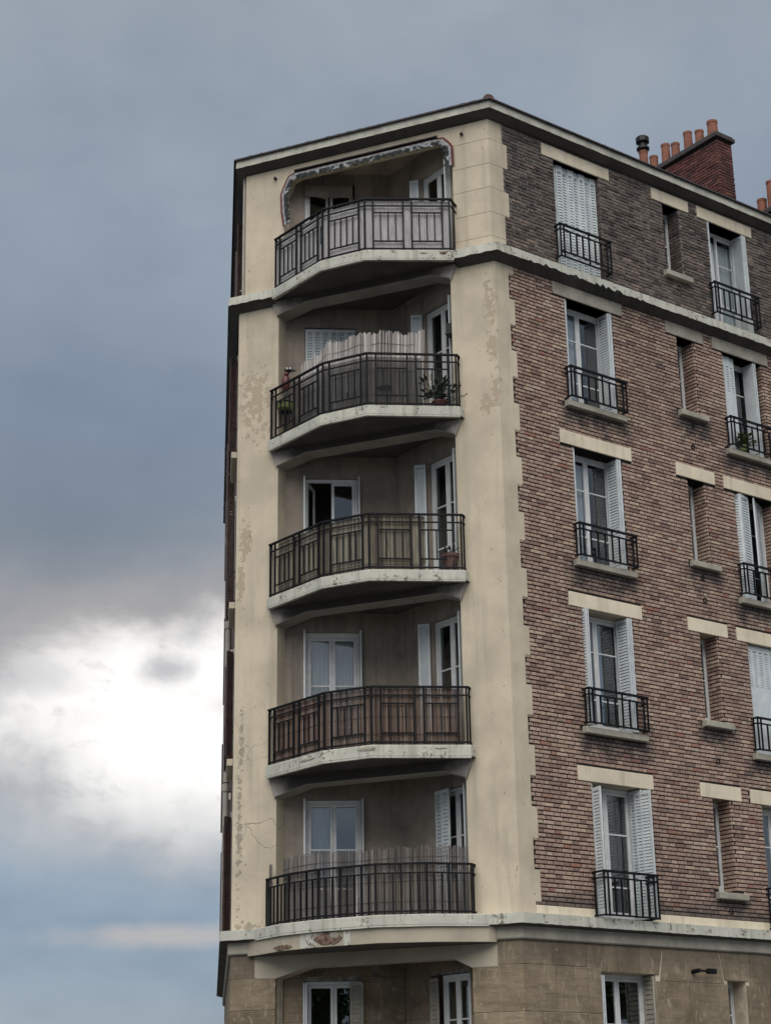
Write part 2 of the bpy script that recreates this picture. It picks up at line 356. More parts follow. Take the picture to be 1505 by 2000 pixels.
def cloth(name, c, c2, trans=0.25):
    def f(t, b, P, o):
        n = t.noise(t.vmath('MULTIPLY', P, (1, 1, 0.15)), 18, 3, 0.5)
        t.put(b.inputs['Base Color'], t.mix(t.step(n, 0.35, 0.7), rgb(*c), rgb(*c2))); b.inputs['Roughness'].default_value = 0.95
    return mat(name, f)
cloth('net_white', (0.62, 0.64, 0.68), (0.75, 0.77, 0.80)); cloth('net_grey', (0.36, 0.37, 0.40), (0.46, 0.47, 0.50)); cloth('net_blue', (0.24, 0.34, 0.46), (0.34, 0.44, 0.55))
def reed(name, cols, sc_=60.0, stain=0.5):
    def f(t, b, P, o):
        a = t.new('ShaderNodeAttribute', attribute_name='tone')
        rp = t.new('ShaderNodeValToRGB'); t.put(rp.inputs[0], a.outputs['Fac']); e = rp.color_ramp
        while len(e.elements) < len(cols): e.elements.new(0.5)
        for i, (el, c) in enumerate(zip(e.elements, cols)): el.position = i / (len(cols) - 1); el.color = rgb(*c)
        s = t.noise(t.vmath('MULTIPLY', P, (1, 1, 0.12)), 14, 5, 0.65)
        col = t.mix(t.math('MULTIPLY', t.step(s, 0.48, 0.72), stain), rp.outputs[0], t.mix(1.0, rp.outputs[0], rgb(0.35, 0.33, 0.32), 'MULTIPLY'))
        t.put(b.inputs['Base Color'], col); b.inputs['Roughness'].default_value = 0.85
    return mat(name, f)
reed('reed_grey', [(0.045, 0.039, 0.036), (0.12, 0.106, 0.098), (0.20, 0.18, 0.168), (0.36, 0.335, 0.315)], stain=0.6)
reed('reed_pale', [(0.20, 0.175, 0.165), (0.36, 0.325, 0.305), (0.48, 0.44, 0.41), (0.66, 0.62, 0.58)], stain=0.35)
reed('reed_red', [(0.05, 0.032, 0.026), (0.14, 0.088, 0.066), (0.235, 0.16, 0.125), (0.42, 0.345, 0.29)], stain=0.55)
reed('cane_straw', [(0.085, 0.074, 0.056), (0.155, 0.136, 0.102), (0.205, 0.18, 0.135), (0.29, 0.26, 0.20)], stain=0.85)
def m_screencloth(t, b, P, o):
    s = t.noise(t.vmath('MULTIPLY', P, (1, 1, 0.05)), 45, 4, 0.6); sp = t.noise(P, 24, 3, 0.5)
    col = t.mix(t.step(s, 0.3, 0.7), rgb(0.35, 0.33, 0.34), rgb(0.50, 0.475, 0.48))
    col = t.mix(t.step(sp, 0.68, 0.72), col, rgb(0.20, 0.18, 0.19))
    t.put(b.inputs['Base Color'], col); b.inputs['Roughness'].default_value = 0.9; bump(t, b, s, 0.004, 0.5)
mat('screen_cloth', m_screencloth)
def m_floral(t, b, P, o):
    n = t.noise(P, 6, 4, 0.65, 0.8); n2_ = t.noise(P, 26, 3, 0.6, 0.6)
    dark = t.math('MAXIMUM', t.step(n, 0.42, 0.46), t.math('MULTIPLY', t.step(n2_, 0.55, 0.6), t.step(n, 0.45, 0.5)))
    t.put(b.inputs['Base Color'], t.mix(dark, rgb(0.30, 0.30, 0.315), rgb(0.02, 0.025, 0.024))); b.inputs['Roughness'].default_value = 0.9
mat('floral_cloth', m_floral)
plain('valance_cloth', (0.27, 0.268, 0.275), 0.9, 0, 0.3, 14)
def stone_mat(name, src):
    def f(t, b, P, o):
        r = t.new('ShaderNodeObjectInfo').outputs['Random']
        n = t.noise(P, 2.0, 6, 0.65); f_ = t.noise(P, 9, 5, 0.7); sed = t.noise(t.vmath('MULTIPLY', P, (1, 1, 6)), 2.2, 4, 0.6)
        base = t.mix(r, rgb(0.20, 0.155, 0.105), rgb(0.29, 0.23, 0.155))
        col = t.mix(t.step(n, 0.35, 0.7), base, t.mix(1.0, base, rgb(0.62, 0.60, 0.58), 'MULTIPLY'))
        col = t.mix(t.math('MULTIPLY', t.step(sed, 0.52, 0.62), 0.35), col, rgb(0.11, 0.082, 0.055))
        sc2 = t.noise(t.vmath('MULTIPLY', P, (1, 1, 0.35)), 7, 5, 0.7, 1.5)
        col = t.mix(t.math('MULTIPLY', t.step(sc2, 0.56, 0.66), 0.55), col, rgb(0.40, 0.335, 0.245))
        col = t.mix(t.math('MULTIPLY', t.step(f_, 0.60, 0.70), 0.5), col, rgb(0.44, 0.37, 0.27))
        tz = t.sep(P)[2]; col = t.mix(t.math('MULTIPLY', t.step(t.math('ADD', tz, t.math('MULTIPLY', n, 0.5)), -1.45, -1.0), 0.4), col, rgb(0.095, 0.08, 0.065))
        t.put(b.inputs['Base Color'], col); b.inputs['Roughness'].default_value = 0.93
        bump(t, b, t.math('ADD', f_, sed), 0.012, 0.7)
    return mat(name, f)
stone_mat('ashlar', 'obj')
plain('joint_pale', (0.50, 0.43, 0.33), 0.95, 0, 0.25, 5)
plain('broken_core', (0.16, 0.105, 0.075), 0.97, 0, 0.6, 18, 0.02)

# ------------------------------------------------------------------ mesh builder
class MB:
    def __init__(s): s.v = []; s.f = []; s.t = []; s.m = []; s.tone = 0.5; s.mi = 0
    def face(s, idx): s.f.append(tuple(idx)); s.t.append(s.tone); s.m.append(s.mi)
    def hexa(s, P, skip=()):
        i = len(s.v); s.v += [Vector(p) for p in P]
        for k, q in enumerate(((0, 3, 2, 1), (4, 5, 6, 7), (0, 1, 5, 4), (1, 2, 6, 5), (2, 3, 7, 6), (3, 0, 4, 7))):
            if k not in skip: s.face([i + a for a in q])
    def box(s, F, u0, u1, o0, o1, z0, z1):
        s.hexa([F(u0, o0, z0), F(u1, o0, z0), F(u1, o1, z0), F(u0, o1, z0), F(u0, o0, z1), F(u1, o0, z1), F(u1, o1, z1), F(u0, o1, z1)])
    def prism(s, pts, z0, z1):               # pts: world xy vectors
        n = len(pts); i = len(s.v)
        s.v += [Vector((p[0], p[1], z0)) for p in pts] + [Vector((p[0], p[1], z1)) for p in pts]
        s.face([i + k for k in range(n)][::-1]); s.face([i + n + k for k in range(n)])
        for k in range(n): s.face([i + k, i + (k + 1) % n, i + n + (k + 1) % n, i + n + k])
    def ext(s, F, poly, o0, o1):             # poly of (u,z) extruded along off
        n = len(poly); i = len(s.v)
        s.v += [F(u, o0, z) for u, z in poly] + [F(u, o1, z) for u, z in poly]
        s.face([i + k for k in range(n)][::-1]); s.face([i + n + k for k in range(n)])
        for k in range(n): s.face([i + k, i + (k + 1) % n, i + n + (k + 1) % n, i + n + k])
    def quad(s, a, b, c, d):
        i = len(s.v); s.v += [Vector(x) for x in (a, b, c, d)]; s.face((i, i + 1, i + 2, i + 3))
    def bar(s, p, q, r, n=4, r2=None):
        p, q = Vector(p), Vector(q); d = (q - p).normalized(); a = d.orthogonal() if abs(d.z) < 0.9 else Vector((1, 0, 0)).cross(d)
        if abs(d.z) <= 0.9: a = ZV.cross(d)
        a.normalize(); b = d.cross(a); i = len(s.v); r2 = r if r2 is None else r2
        for P, rr in ((p, r), (q, r2)):
            for k in range(n):
                th = 2 * math.pi * (k + 0.5) / n; s.v.append(P + (a * math.cos(th) + b * math.sin(th)) * rr)
        s.face([i + k for k in range(n)][::-1]); s.face([i + n + k for k in range(n)])
        for k in range(n): s.face([i + k, i + (k + 1) % n, i + n + (k + 1) % n, i + n + k])
    def lathe(s, c, prof, n=16):
        i = len(s.v); c = Vector(c)
        for r, z in prof:
            for k in range(n):
                th = 2 * math.pi * k / n; s.v.append(c + Vector((r * math.cos(th), r * math.sin(th), z)))
        for j in range(len(prof) - 1):
            for k in range(n): s.face([i + j * n + k, i + j * n + (k + 1) % n, i + (j + 1) * n + (k + 1) % n, i + (j + 1) * n + k])
        s.face([i + k for k in range(n)][::-1]); s.face([i + (len(prof) - 1) * n + k for k in range(n)])
    def ball(s, c, r, sx=1, sy=1, sz=1, n=10):
        prof = [(max(1e-3, r * math.sin(math.pi * k / 7)), -r * math.cos(math.pi * k / 7)) for k in range(8)]
        i = len(s.v); s.lathe(Vector((0, 0, 0)), prof, n)
        for k in range(i, len(s.v)): v = s.v[k]; s.v[k] = Vector(c) + Vector((v.x * sx, v.y * sy, v.z * sz))

WLOC = {}
def obj(name, mb, mats, parent=None, label=None, cat=None, group=None, kind=None, fix=True, bevel=0.0, smooth=False):
    c = sum(mb.v, Vector((0, 0, 0))) / len(mb.v)
    if parent is None: c = Vector((c.x, c.y, min(v.z for v in mb.v)))
    me = bpy.data.meshes.new(name)
    me.from_pydata([v - c for v in mb.v], [], mb.f); me.update()
    if not isinstance(mats, (list, tuple)): mats = [mats]
    for m in mats: me.materials.append(MATS[m])
    if len(mats) > 1: me.polygons.foreach_set('material_index', mb.m)
    a = me.attributes.new('tone', 'FLOAT', 'FACE'); a.data.foreach_set('value', mb.t)
    if fix:
        bm = bmesh.new(); bm.from_mesh(me); bmesh.ops.recalc_face_normals(bm, faces=bm.faces); bm.to_mesh(me); bm.free()
    if smooth: me.polygons.foreach_set('use_smooth', [True] * len(me.polygons))
    o = bpy.data.objects.new(name, me); COL.objects.link(o); place(o, c, parent)
    if bevel:
        md = o.modifiers.new('bevel', 'BEVEL'); md.width = bevel; md.segments = 2; md.limit_method = 'ANGLE'; md.angle_limit = rad(40)
    props(o, label, cat, group, kind)
    return o
def place(o, c, parent):
    WLOC[o.name] = Vector(c)
    if parent is not None: o.parent = parent; o.location = Vector(c) - WLOC[parent.name]
    else: o.location = c
def props(o, label=None, cat=None, group=None, kind=None):
    if label: o['label'] = label
    if cat: o['category'] = cat
    if group: o['group'] = group
    if kind: o['kind'] = kind
def empty(name, loc, parent=None, label=None, cat=None, group=None):
    o = bpy.data.objects.new(name, None); o.empty_display_size = 0.2; COL.objects.link(o); place(o, loc, parent); props(o, label, cat, group); return o

# ================================================================== SETTING
m = MB(); s_ = 1500
m.quad((-s_, -s_, GROUND), (s_, -s_, GROUND), (s_, s_, GROUND), (-s_, s_, GROUND))
obj('ground', m, 'ground', kind='structure', fix=False)
def plan(*pts): return [(p.x, p.y) for p in pts]
RF, LF = 10.6, 12.0           # how far the two street fronts run
m = MB()
m.prism(plan(R(RF + 2, 2.2, 0), MR * 2.2, PL + ML * 2.2, L(LF + 2, 2.2, 0), L(LF + 2, -2, 0), R(RF + 2, -2, 0)), GROUND + 0.004, GROUND + 0.13)
obj('pavement', m, 'pavement', kind='structure')

# ================================================================== BUILDING
BLD = empty('apartment_building', Vector((PL.x / 2, PL.y / 2, GROUND)), None,
            'tall corner apartment block of brown brick with a cream front of stacked balconies', 'building')
ZB5, ZT5 = 10.55, 13.16        # top storey
SB = {5: 10.38, 4: 7.46, 3: 4.57, 2: 1.67, 1: -0.93}     # underside of the balcony slabs
ST = {5: 10.55, 4: 7.63, 3: 4.74, 2: 1.855, 1: -0.77}    # their tops
LT = {1: 1.642, 2: 4.562, 3: 7.467, 4: 10.30, 5: 13.155} # tops of the lintels
HL = 0.244
S5 = -0.10                      # the top storey stands back

# ---- walls with openings
def wall_sheet(mb, F, u0, u1, z0, z1, off, holes, depth):
    us = sorted({u0, u1, *[h[0] for h in holes], *[h[1] for h in holes]}); zs = sorted({z0, z1, *[h[2] for h in holes], *[h[3] for h in holes]})
    us = [u for u in us if u0 <= u <= u1]; zs = [z for z in zs if z0 <= z <= z1]
    for a, b in zip(us, us[1:]):
        for c, d in zip(zs, zs[1:]):
            mu, mz = (a + b) / 2, (c + d) / 2
            if any(h[0] < mu < h[1] and h[2] < mz < h[3] for h in holes): continue
            mb.quad(F(a, off, c), F(b, off, c), F(b, off, d), F(a, off, d))
    for a, b, c, d in holes:
        i = off - depth
        mb.quad(F(a, off, c), F(a, i, c), F(a, i, d), F(a, off, d)); mb.quad(F(b, off, c), F(b, i, c), F(b, i, d), F(b, off, d))
        mb.quad(F(a, off, d), F(b, off, d), F(b, i, d), F(a, i, d)); mb.quad(F(a, off, c), F(b, off, c), F(b, i, c), F(a, i, c))
DEP = 0.33
# openings of the brick front: (floor, column) -> u0,u1,z0,z1
OP = {}
for fl in (1, 2, 3, 4, 5):
    top = LT[fl] - HL; d5 = 0.0
    zb = {1: -0.74, 2: 2.30, 3: 5.15, 4: 8.05, 5: 10.74}[fl]
    OP[fl, 1] = (1.61, 2.755, zb, top)
    zc = {1: -0.17, 2: 2.75, 3: 5.64, 4: 8.55, 5: 11.45}[fl]
    OP[fl, 2] = (4.41, 4.855, zc, top)
    OP[fl, 3] = (5.64, 6.73, zb, top)
    OP[fl, 4] = (8.55, 9.60, zb, top)      # further along, outside the photograph
LINT = {1: (1.325, 3.008), 2: (4.127, 5.127), 3: (5.369, 6.921), 4: (8.3, 9.86)}
OP0 = {1: (1.60, 2.78, -4.2, -1.575), 2: (4.43, 4.87, -2.9, -1.61), 3: (5.7, 6.8, -4.2, -1.59)}

BRL = empty('brick_wall', R(0, 0, -0.77), BLD); BRU = empty('brick_wall', R(0, S5, ZB5), BLD)
WALL_L0, WALL_L1 = -0.78, 10.34
m = MB(); wall_sheet(m, R, 0.30, RF, WALL_L0, WALL_L1, -0.016, [OP[f, c] for f in (1, 2, 3, 4) for c in (1, 2, 3, 4)], DEP)
obj('mortar_bed', m, 'mortar_dark', BRL, fix=False)
m = MB(); wall_sheet(m, R, 0.30, RF, 10.30, 13.2, S5 - 0.014, [OP[5, c] for c in (1, 2, 3, 4)], DEP)
obj('mortar_bed', m, 'mortar_pale', BRU, fix=False)

# ---- bricks: Flemish bond
CH = 0.4875 / 7; JT = 0.0155; QZ0 = 9.663      # course height, joint, a quoin step
def lower_block(z):
    """u intervals taken by quoins, lintels, sills and openings in the course at z (lower wall)"""
    k = math.floor((z - QZ0) / 0.4875)
    b = [(-1, 0.425 if k % 2 else 0.318)]
    for f in (1, 2, 3, 4):
        for c in (1, 2, 3, 4):
            o = OP[f, c]
            if o[2] < z < o[3]: b.append((o[0], o[1]))
            if LT[f] - HL - 0.02 < z < LT[f] + 0.02: b.append(LINT[c])
            if f > 1 or c == 2:
                if o[2] - 0.13 < z < o[2]: b.append((o[0] - 0.13, o[1] + 0.15))
    return b
def upper_block(z):
    b = [(-1, 0.49 if (11.33 < z < 11.82 or 12.30 < z < 12.80) else 0.38)]
    for c in (1, 2, 3, 4):
        o = OP[5, c]
        if o[2] < z < o[3]: b.append((o[0], o[1]))
        if LT[5] - HL - 0.02 < z < LT[5] + 0.02: b.append(LINT[c])
        if c == 2 and o[2] - 0.1 < z < o[2]: b.append((o[0] - 0.1, o[1] + 0.1))
        if c != 2 and z < o[2]: b.append((o[0] - 0.15, o[1] + 0.2))
    return b
def free(blocks, u0, u1):
    b = sorted(blocks); x = u0; out_ = []
    for a, c in b:
        if a > x: out_.append((x, min(a, u1)))
        x = max(x, c)
    if x < u1: out_.append((x, u1))
    return [s for s in out_ if s[1] - s[0] > 0.03]
SL, SH = 0.2235, 0.1085; PER = SL + SH + 2 * JT
BRK = []     # lower bricks (u0,u1,zc)
def lay(zlo, zhi, blockf, store):
    n = int((zhi - zlo) / CH); r = random.Random(3)
    for i in range(n):
        z = zlo + (i + 0.5) * CH; segs = free(blockf(z), 0.0, RF)
        ph = (0 if i % 2 else PER / 2) + r.uniform(-0.015, 0.015); u = -PER * 2 + ph; k = 0
        while u < RF:
            ln = SL if k % 2 == 0 else SH
            a, b = u, u + ln
            for s0, s1 in segs:
                x, y = max(a, s0 + 0.004), min(b, s1 - 0.004)
                if y - x > 0.035: store.append((x, y, z))
            u += ln + JT; k += 1
lay(-0.625, WALL_L1 - 0.03, lower_block, BRK)
from bpy_extras.object_utils import world_to_camera_view
bpy.context.view_layer.update()
def on_screen(p):
    q = world_to_camera_view(sc, cam, p); return q.x * 770, (1 - q.y) * 1024
def visible(b):
    x, y = on_screen(R((b[0] + b[1]) / 2, 0, b[2])); return 5 < x < 762 and 5 < y < 1018
full = sorted([b for b in BRK if abs(b[1] - b[0] - SL) < 1e-6 and visible(b)], key=lambda b: (R((b[0] + b[1]) / 2, 0, b[2]) - CAM).length)
single = set(full[:300]); rb = random.Random(11)
def tone(): 
    t = rb.random(); return t
mass = MB()
def put_brick(mb, F, a, b, z, h, off, back=-0.03):
    j = rb.uniform(-0.003, 0.003); d = off + rb.uniform(-0.004, 0.004)
    e = 0.004
    mb.tone = tone()
    z0, z1 = z - h / 2 + rb.uniform(-.001, .001), z + h / 2 + rb.uniform(-.001, .001)
    # slightly pillowed front so that edges catch the light
    P = [F(a, back, z0), F(b, back, z0), F(b, d - e, z0), F(a, d - e, z0), F(a, back, z1), F(b, back, z1), F(b, d - e, z1), F(a, d - e, z1)]
    i = len(mb.v); mb.v += P + [F(a + e, d, z0 + e), F(b - e, d, z0 + e), F(b - e, d, z1 - e), F(a + e, d, z1 - e)]
    for q in ((0, 1, 2, 3), (5, 4, 7, 6), (0, 3, 7, 4), (2, 1, 5, 6), (3, 2, 9, 8), (2, 6, 10, 9), (6, 7, 11, 10), (7, 3, 8, 11), (8, 9, 10, 11)):
        mb.face([i + x for x in q])
BH = CH - 0.019
for b in BRK:
    if b not in single: put_brick(mass, R, b[0], b[1], b[2], BH, 0.0)
def reveal_bricks(mb, o, zlo, zhi, base_off, right=True):
    i = 0; z = zlo + CH / 2
    while z < zhi - CH / 2:
        if z > o[2] + 0.01 and z < o[3] - 0.02:
            us = o[1] if right else o[0]; sg = 1 if right else -1
            segs = [(0.012, 0.105), (0.118, 0.32)] if i % 2 else [(0.012, 0.215), (0.228, 0.32)]
            for a, c in segs:
                F = (lambda p, q, zz, us=us, sg=sg: R(us - sg * (q + 0.012), base_off - p, zz))
                put_brick(mb, F, a, c, z, BH, 0.0)
        z += CH; i += 1
for f in (1, 2, 3, 4):
    for c in (2, 3, 4): reveal_bricks(mass, OP[f, c], -0.625, WALL_L1, 0.0, True)
    for c in (1, 2, 3, 4): reveal_bricks(mass, OP[f, c], -0.625, WALL_L1, 0.0, False)
obj('brick', mass, 'brick_mass', BRL, kind='stuff', fix=False)
proto = None
lb = MB(); put_brick(lb, R, 0, SL, 0, BH, 0.0)
cen = R(SL / 2, -0.015, 0)
me = bpy.data.meshes.new('brick'); me.from_pydata([v - cen for v in lb.v], [], lb.f); me.materials.append(MATS['brick_single']); me.update()
for b in full[:300]:
    o = bpy.data.objects.new('brick', me); COL.objects.link(o)
    place(o, R((b[0] + b[1]) / 2, -0.015 + rb.uniform(-.004, .004), b[2]), BRL)
    o.rotation_euler = (rb.uniform(-.006, .006), rb.uniform(-.006, .006), rb.uniform(-.012, .012))
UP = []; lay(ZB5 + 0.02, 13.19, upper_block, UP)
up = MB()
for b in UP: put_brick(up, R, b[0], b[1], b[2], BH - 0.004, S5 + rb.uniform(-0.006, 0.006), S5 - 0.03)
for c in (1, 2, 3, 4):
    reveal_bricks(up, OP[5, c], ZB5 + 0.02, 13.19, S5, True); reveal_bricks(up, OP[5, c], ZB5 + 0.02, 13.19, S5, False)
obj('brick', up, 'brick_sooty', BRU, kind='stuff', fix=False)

# ---- base band between cornice and brick, lower wall (cream), broken at the French windows
def band(u0, u1):
    m = MB(); m.box(R, u0, u1, -0.02, 0.012, -0.775, -0.625); obj('base_band', m, 'cream_paint', BLD, bevel=0.006)
band(0.316, 1.56); band(2.80, 5.59); band(6.78, 8.5); band(9.65, RF)

# ---- quoin teeth (stucco) on the lower wall
QU = empty('quoin', R(0.2, 0, WALL_L0), BLD)
k = -22
while True:
    z0 = QZ0 + k * 0.4875; z1 = z0 + 0.4875
    if z0 > WALL_L1: break
    if z1 > -0.6 and k % 2:
        m = MB(); m.box(R, 0.31, 0.425, -0.03, 0.0, max(z0, -0.77), min(z1, WALL_L1)); obj('quoin_stone', m, 'stucco', QU)
    k += 1

# ---- piers of the cream front
def pier(pts, z0, z1, mt, name='pier'):
    m = MB(); m.prism(plan(*pts), z0, z1); return obj(name, m, mt, BLD)
JRv, JLv = 0.817, 4.148
pier([cR(0, 0), C(JRv, 0, 0), C(JRv, -0.3, 0), C(0.35, -0.3, 0), R(0.31, -0.25, 0), R(0.31, 0, 0)], -0.78, 10.34, 'stucco')
pier([cL(0, 0), L(0.30, 0, 0), L(0.30, -0.3, 0), C(JLv, -0.3, 0), C(JLv, 0, 0)], -0.78, 10.34, 'stucco')
# top storey: blocks on the right, one rendered pier on the left
zz = [10.50, 10.86, 11.33, 11.82, 12.30, 12.80, 13.20]
for i, (a, b) in enumerate(zip(zz, zz[1:])):
    wu = 0.49 if i in (2, 4) else 0.38
    g_ = 0.0025
    m = MB(); m.prism(plan(cR(S5, 0), C(0.75, S5, 0), C(0.75, S5 - 0.25, 0), C(0.4, S5 - 0.3, 0), R(wu, S5 - 0.2, 0), R(wu, S5, 0)), a + g_, b - g_)
    obj('quoin_stone', m, 'stucco', QU, bevel=0.004)
m = MB(); m.prism(plan(cR(S5 - 0.012, 0), C(0.75 - 0.01, S5 - 0.012, 0), C(0.74, S5 - 0.24, 0), C(0.4, S5 - 0.29, 0), R(0.36, S5 - 0.2, 0), R(0.36, S5 - 0.012, 0)), 10.5, 13.2)
obj('quoin_core', m, 'loggia_render', QU)
pier([cL(S5, 0), L(0.30, S5, 0), L(0.30, -0.4, 0), C(4.10, -0.4, 0), C(4.10, S5, 0)], 10.50, 13.2, 'stucco')
# head of the top opening with cut corners
m = MB(); m.ext(C, [(0.75, 12.45), (0.75, 13.2), (4.10, 13.2), (4.10, 12.66), (3.98, 12.94), (3.84, 13.00), (1.07, 13.00), (0.90, 12.97), (0.79, 12.83)], S5 - 0.25, S5)
obj('opening_head', m, 'stucco', BLD)

# ---- loggia walls and their openings
W1O = {f: (0.34, 1.28, ST[f] + 0.02, {5: 12.90, 4: 10.0, 3: 7.06, 2: 4.24, 1: 1.35}[f]) for f in (5, 4, 3, 2, 1)}
W2O = {f: (0.91, 1.765, ST[f] + 0.02, {5: 12.70, 4: 9.95, 3: 7.07, 2: 4.20, 1: 1.35}[f]) for f in (5, 4, 3, 2, 1)}
W1O0 = (0.34, 1.27, -3.75, -1.565); W2O0 = (0.66, 1.62, -3.75, -1.55)
LGD = 0.10
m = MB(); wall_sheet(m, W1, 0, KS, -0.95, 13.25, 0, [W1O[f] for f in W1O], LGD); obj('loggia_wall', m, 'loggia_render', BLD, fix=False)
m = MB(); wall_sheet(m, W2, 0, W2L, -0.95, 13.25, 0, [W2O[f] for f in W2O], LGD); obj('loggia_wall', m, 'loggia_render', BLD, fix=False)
# ceiling of the top loggia
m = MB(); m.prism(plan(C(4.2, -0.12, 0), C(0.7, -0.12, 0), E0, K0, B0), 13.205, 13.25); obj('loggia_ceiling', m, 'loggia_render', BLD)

# ---- balcony slabs
OUT = {5: [(4.19, 0.19), (2.93, 0.83), (2.06, 0.87), (0.66, 0.22)]}
for f in (4, 3, 2): OUT[f] = [(4.29, 0.13), (2.93, 0.83), (2.05, 0.89), (0.655, 0.16)]
OUT[1] = [(4.42, 0.19), (3.75, 0.62), (3.05, 0.84), (2.0, 0.93), (1.2, 0.66), (0.45, 0.19)]
BAL = {}
for f in (5, 4, 3, 2, 1):
    o_ = OUT[f]
    inner = [C(0.70, -0.1, 0), E0 + dW2 * -0.02, K0 - nC * 0.02, B0, C(4.25, -0.1, 0)]
    pts = [C(o_[0][0] + 0.02, -0.02, 0)] + [C(v, q, 0) for v, q in o_] + [C(o_[-1][0] - 0.02, -0.02, 0)] + [E0, K0, B0]
    m = MB(); n = len(pts); z0, z1 = SB[f], ST[f]
    m.prism(plan(*pts), z0, z1)
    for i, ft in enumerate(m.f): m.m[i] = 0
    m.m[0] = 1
    BAL[f] = obj('balcony', m, ['cornice_paint', 'shaded_soffit'], BLD, bevel=0.012)
    m = MB(); o2 = [(v, q - 0.004) for v, q in o_]; o3 = [(o_[0][0] - 0.03, o_[0][1] - 0.07)] + [(v, q - 0.06) for v, q in o_[1:-1]] + [(o_[-1][0] + 0.03, o_[-1][1] - 0.07)]
    for (a, b), (c, d) in zip(zip(o2, o2[1:]), zip(o3, o3[1:])):
        m.hexa([C(a[0], a[1], z0 - 0.022), C(b[0], b[1], z0 - 0.022), C(d[0], d[1], z0 - 0.022), C(c[0], c[1], z0 - 0.022), C(a[0], a[1], z0 + 0.01), C(b[0], b[1], z0 + 0.01), C(d[0], d[1], z0 + 0.01), C(c[0], c[1], z0 + 0.01)])
    obj('drip_lip', m, 'cornice_paint', BAL[f])
    # spalled patches of the nosing
r = random.Random(5)
def spall(F, u, o, z, w_, h_, parent, mt='broken_core', seed=1):
    """a ragged shallow scab of exposed core, proud by 6 mm and jagged"""
    rr = random.Random(seed); m = MB(); n = 11; top = []; bot = []
    for i in range(n):
        x = u - w_ / 2 + w_ * i / (n - 1); e = math.sin(math.pi * i / (n - 1)) ** 0.5
        top.append((x, z + h_ * 0.5 * e * rr.uniform(0.55, 1.0))); bot.append((x, z - h_ * 0.5 * e * rr.uniform(0.55, 1.0)))
    i0 = len(m.v)
    for a, b in zip(top, bot):
        for k in range(5):
            tt = k / 4; m.v.append(F(a[0], o + (0 if k in (0, 4) else 0.006) + rr.uniform(0, 0.006), a[1] * (1 - tt) + b[1] * tt))
    for i in range(n - 1):
        for k in range(4): a = i0 + i * 5 + k; m.face((a, a + 5, a + 6, a + 1))
    return obj('broken_patch', m, mt, parent, fix=False)
def seg_frame(a, b):
    """frame along an edge of the plan (v, off) pairs, u from a to b, off outwards"""
    A, B = C(a[0], a[1], 0), C(b[0], b[1], 0); d = (B - A).normalized(); n = Vector((d.y, -d.x, 0))
    if n.dot(nC) < 0: n = -n
    return frame(A, d, n), (B - A).length
F2a, l2 = seg_frame(OUT[2][1], OUT[2][2]); F2b, l2b = seg_frame(OUT[2][2], OUT[2][3]); F2c, l2c = seg_frame(OUT[2][0], OUT[2][1])
spall(F2a, 0.80, 0.0, 1.80, 0.34, 0.10, BAL[2], 'sill_stone', 2); spall(F2b, 1.10, 0.0, 1.80, 0.2, 0.035, BAL[2], 'sill_stone', 3)
spall(F2c, 1.15, 0.0, 1.77, 0.4, 0.06, BAL[2], 'sill_stone', 4)
F5b, l5b = seg_frame(OUT[5][2], OUT[5][3])
spall(F5b, 1.02, 0.0, 10.49, 0.12, 0.05, BAL[5], 'sill_stone', 6); spall(F5b, 1.36, 0.0, 10.49, 0.13, 0.08, BAL[5], 'broken_core', 7)

# ---- beams with haunches under each slab, at the mouth of every loggia
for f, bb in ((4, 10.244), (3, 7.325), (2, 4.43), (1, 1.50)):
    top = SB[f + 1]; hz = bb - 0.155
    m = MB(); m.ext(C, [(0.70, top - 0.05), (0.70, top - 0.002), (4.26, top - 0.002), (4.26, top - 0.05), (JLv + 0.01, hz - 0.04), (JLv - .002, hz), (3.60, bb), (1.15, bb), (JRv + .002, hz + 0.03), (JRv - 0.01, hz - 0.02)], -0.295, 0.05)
    obj('beam', m, 'beam_render', BLD, bevel=0.012)

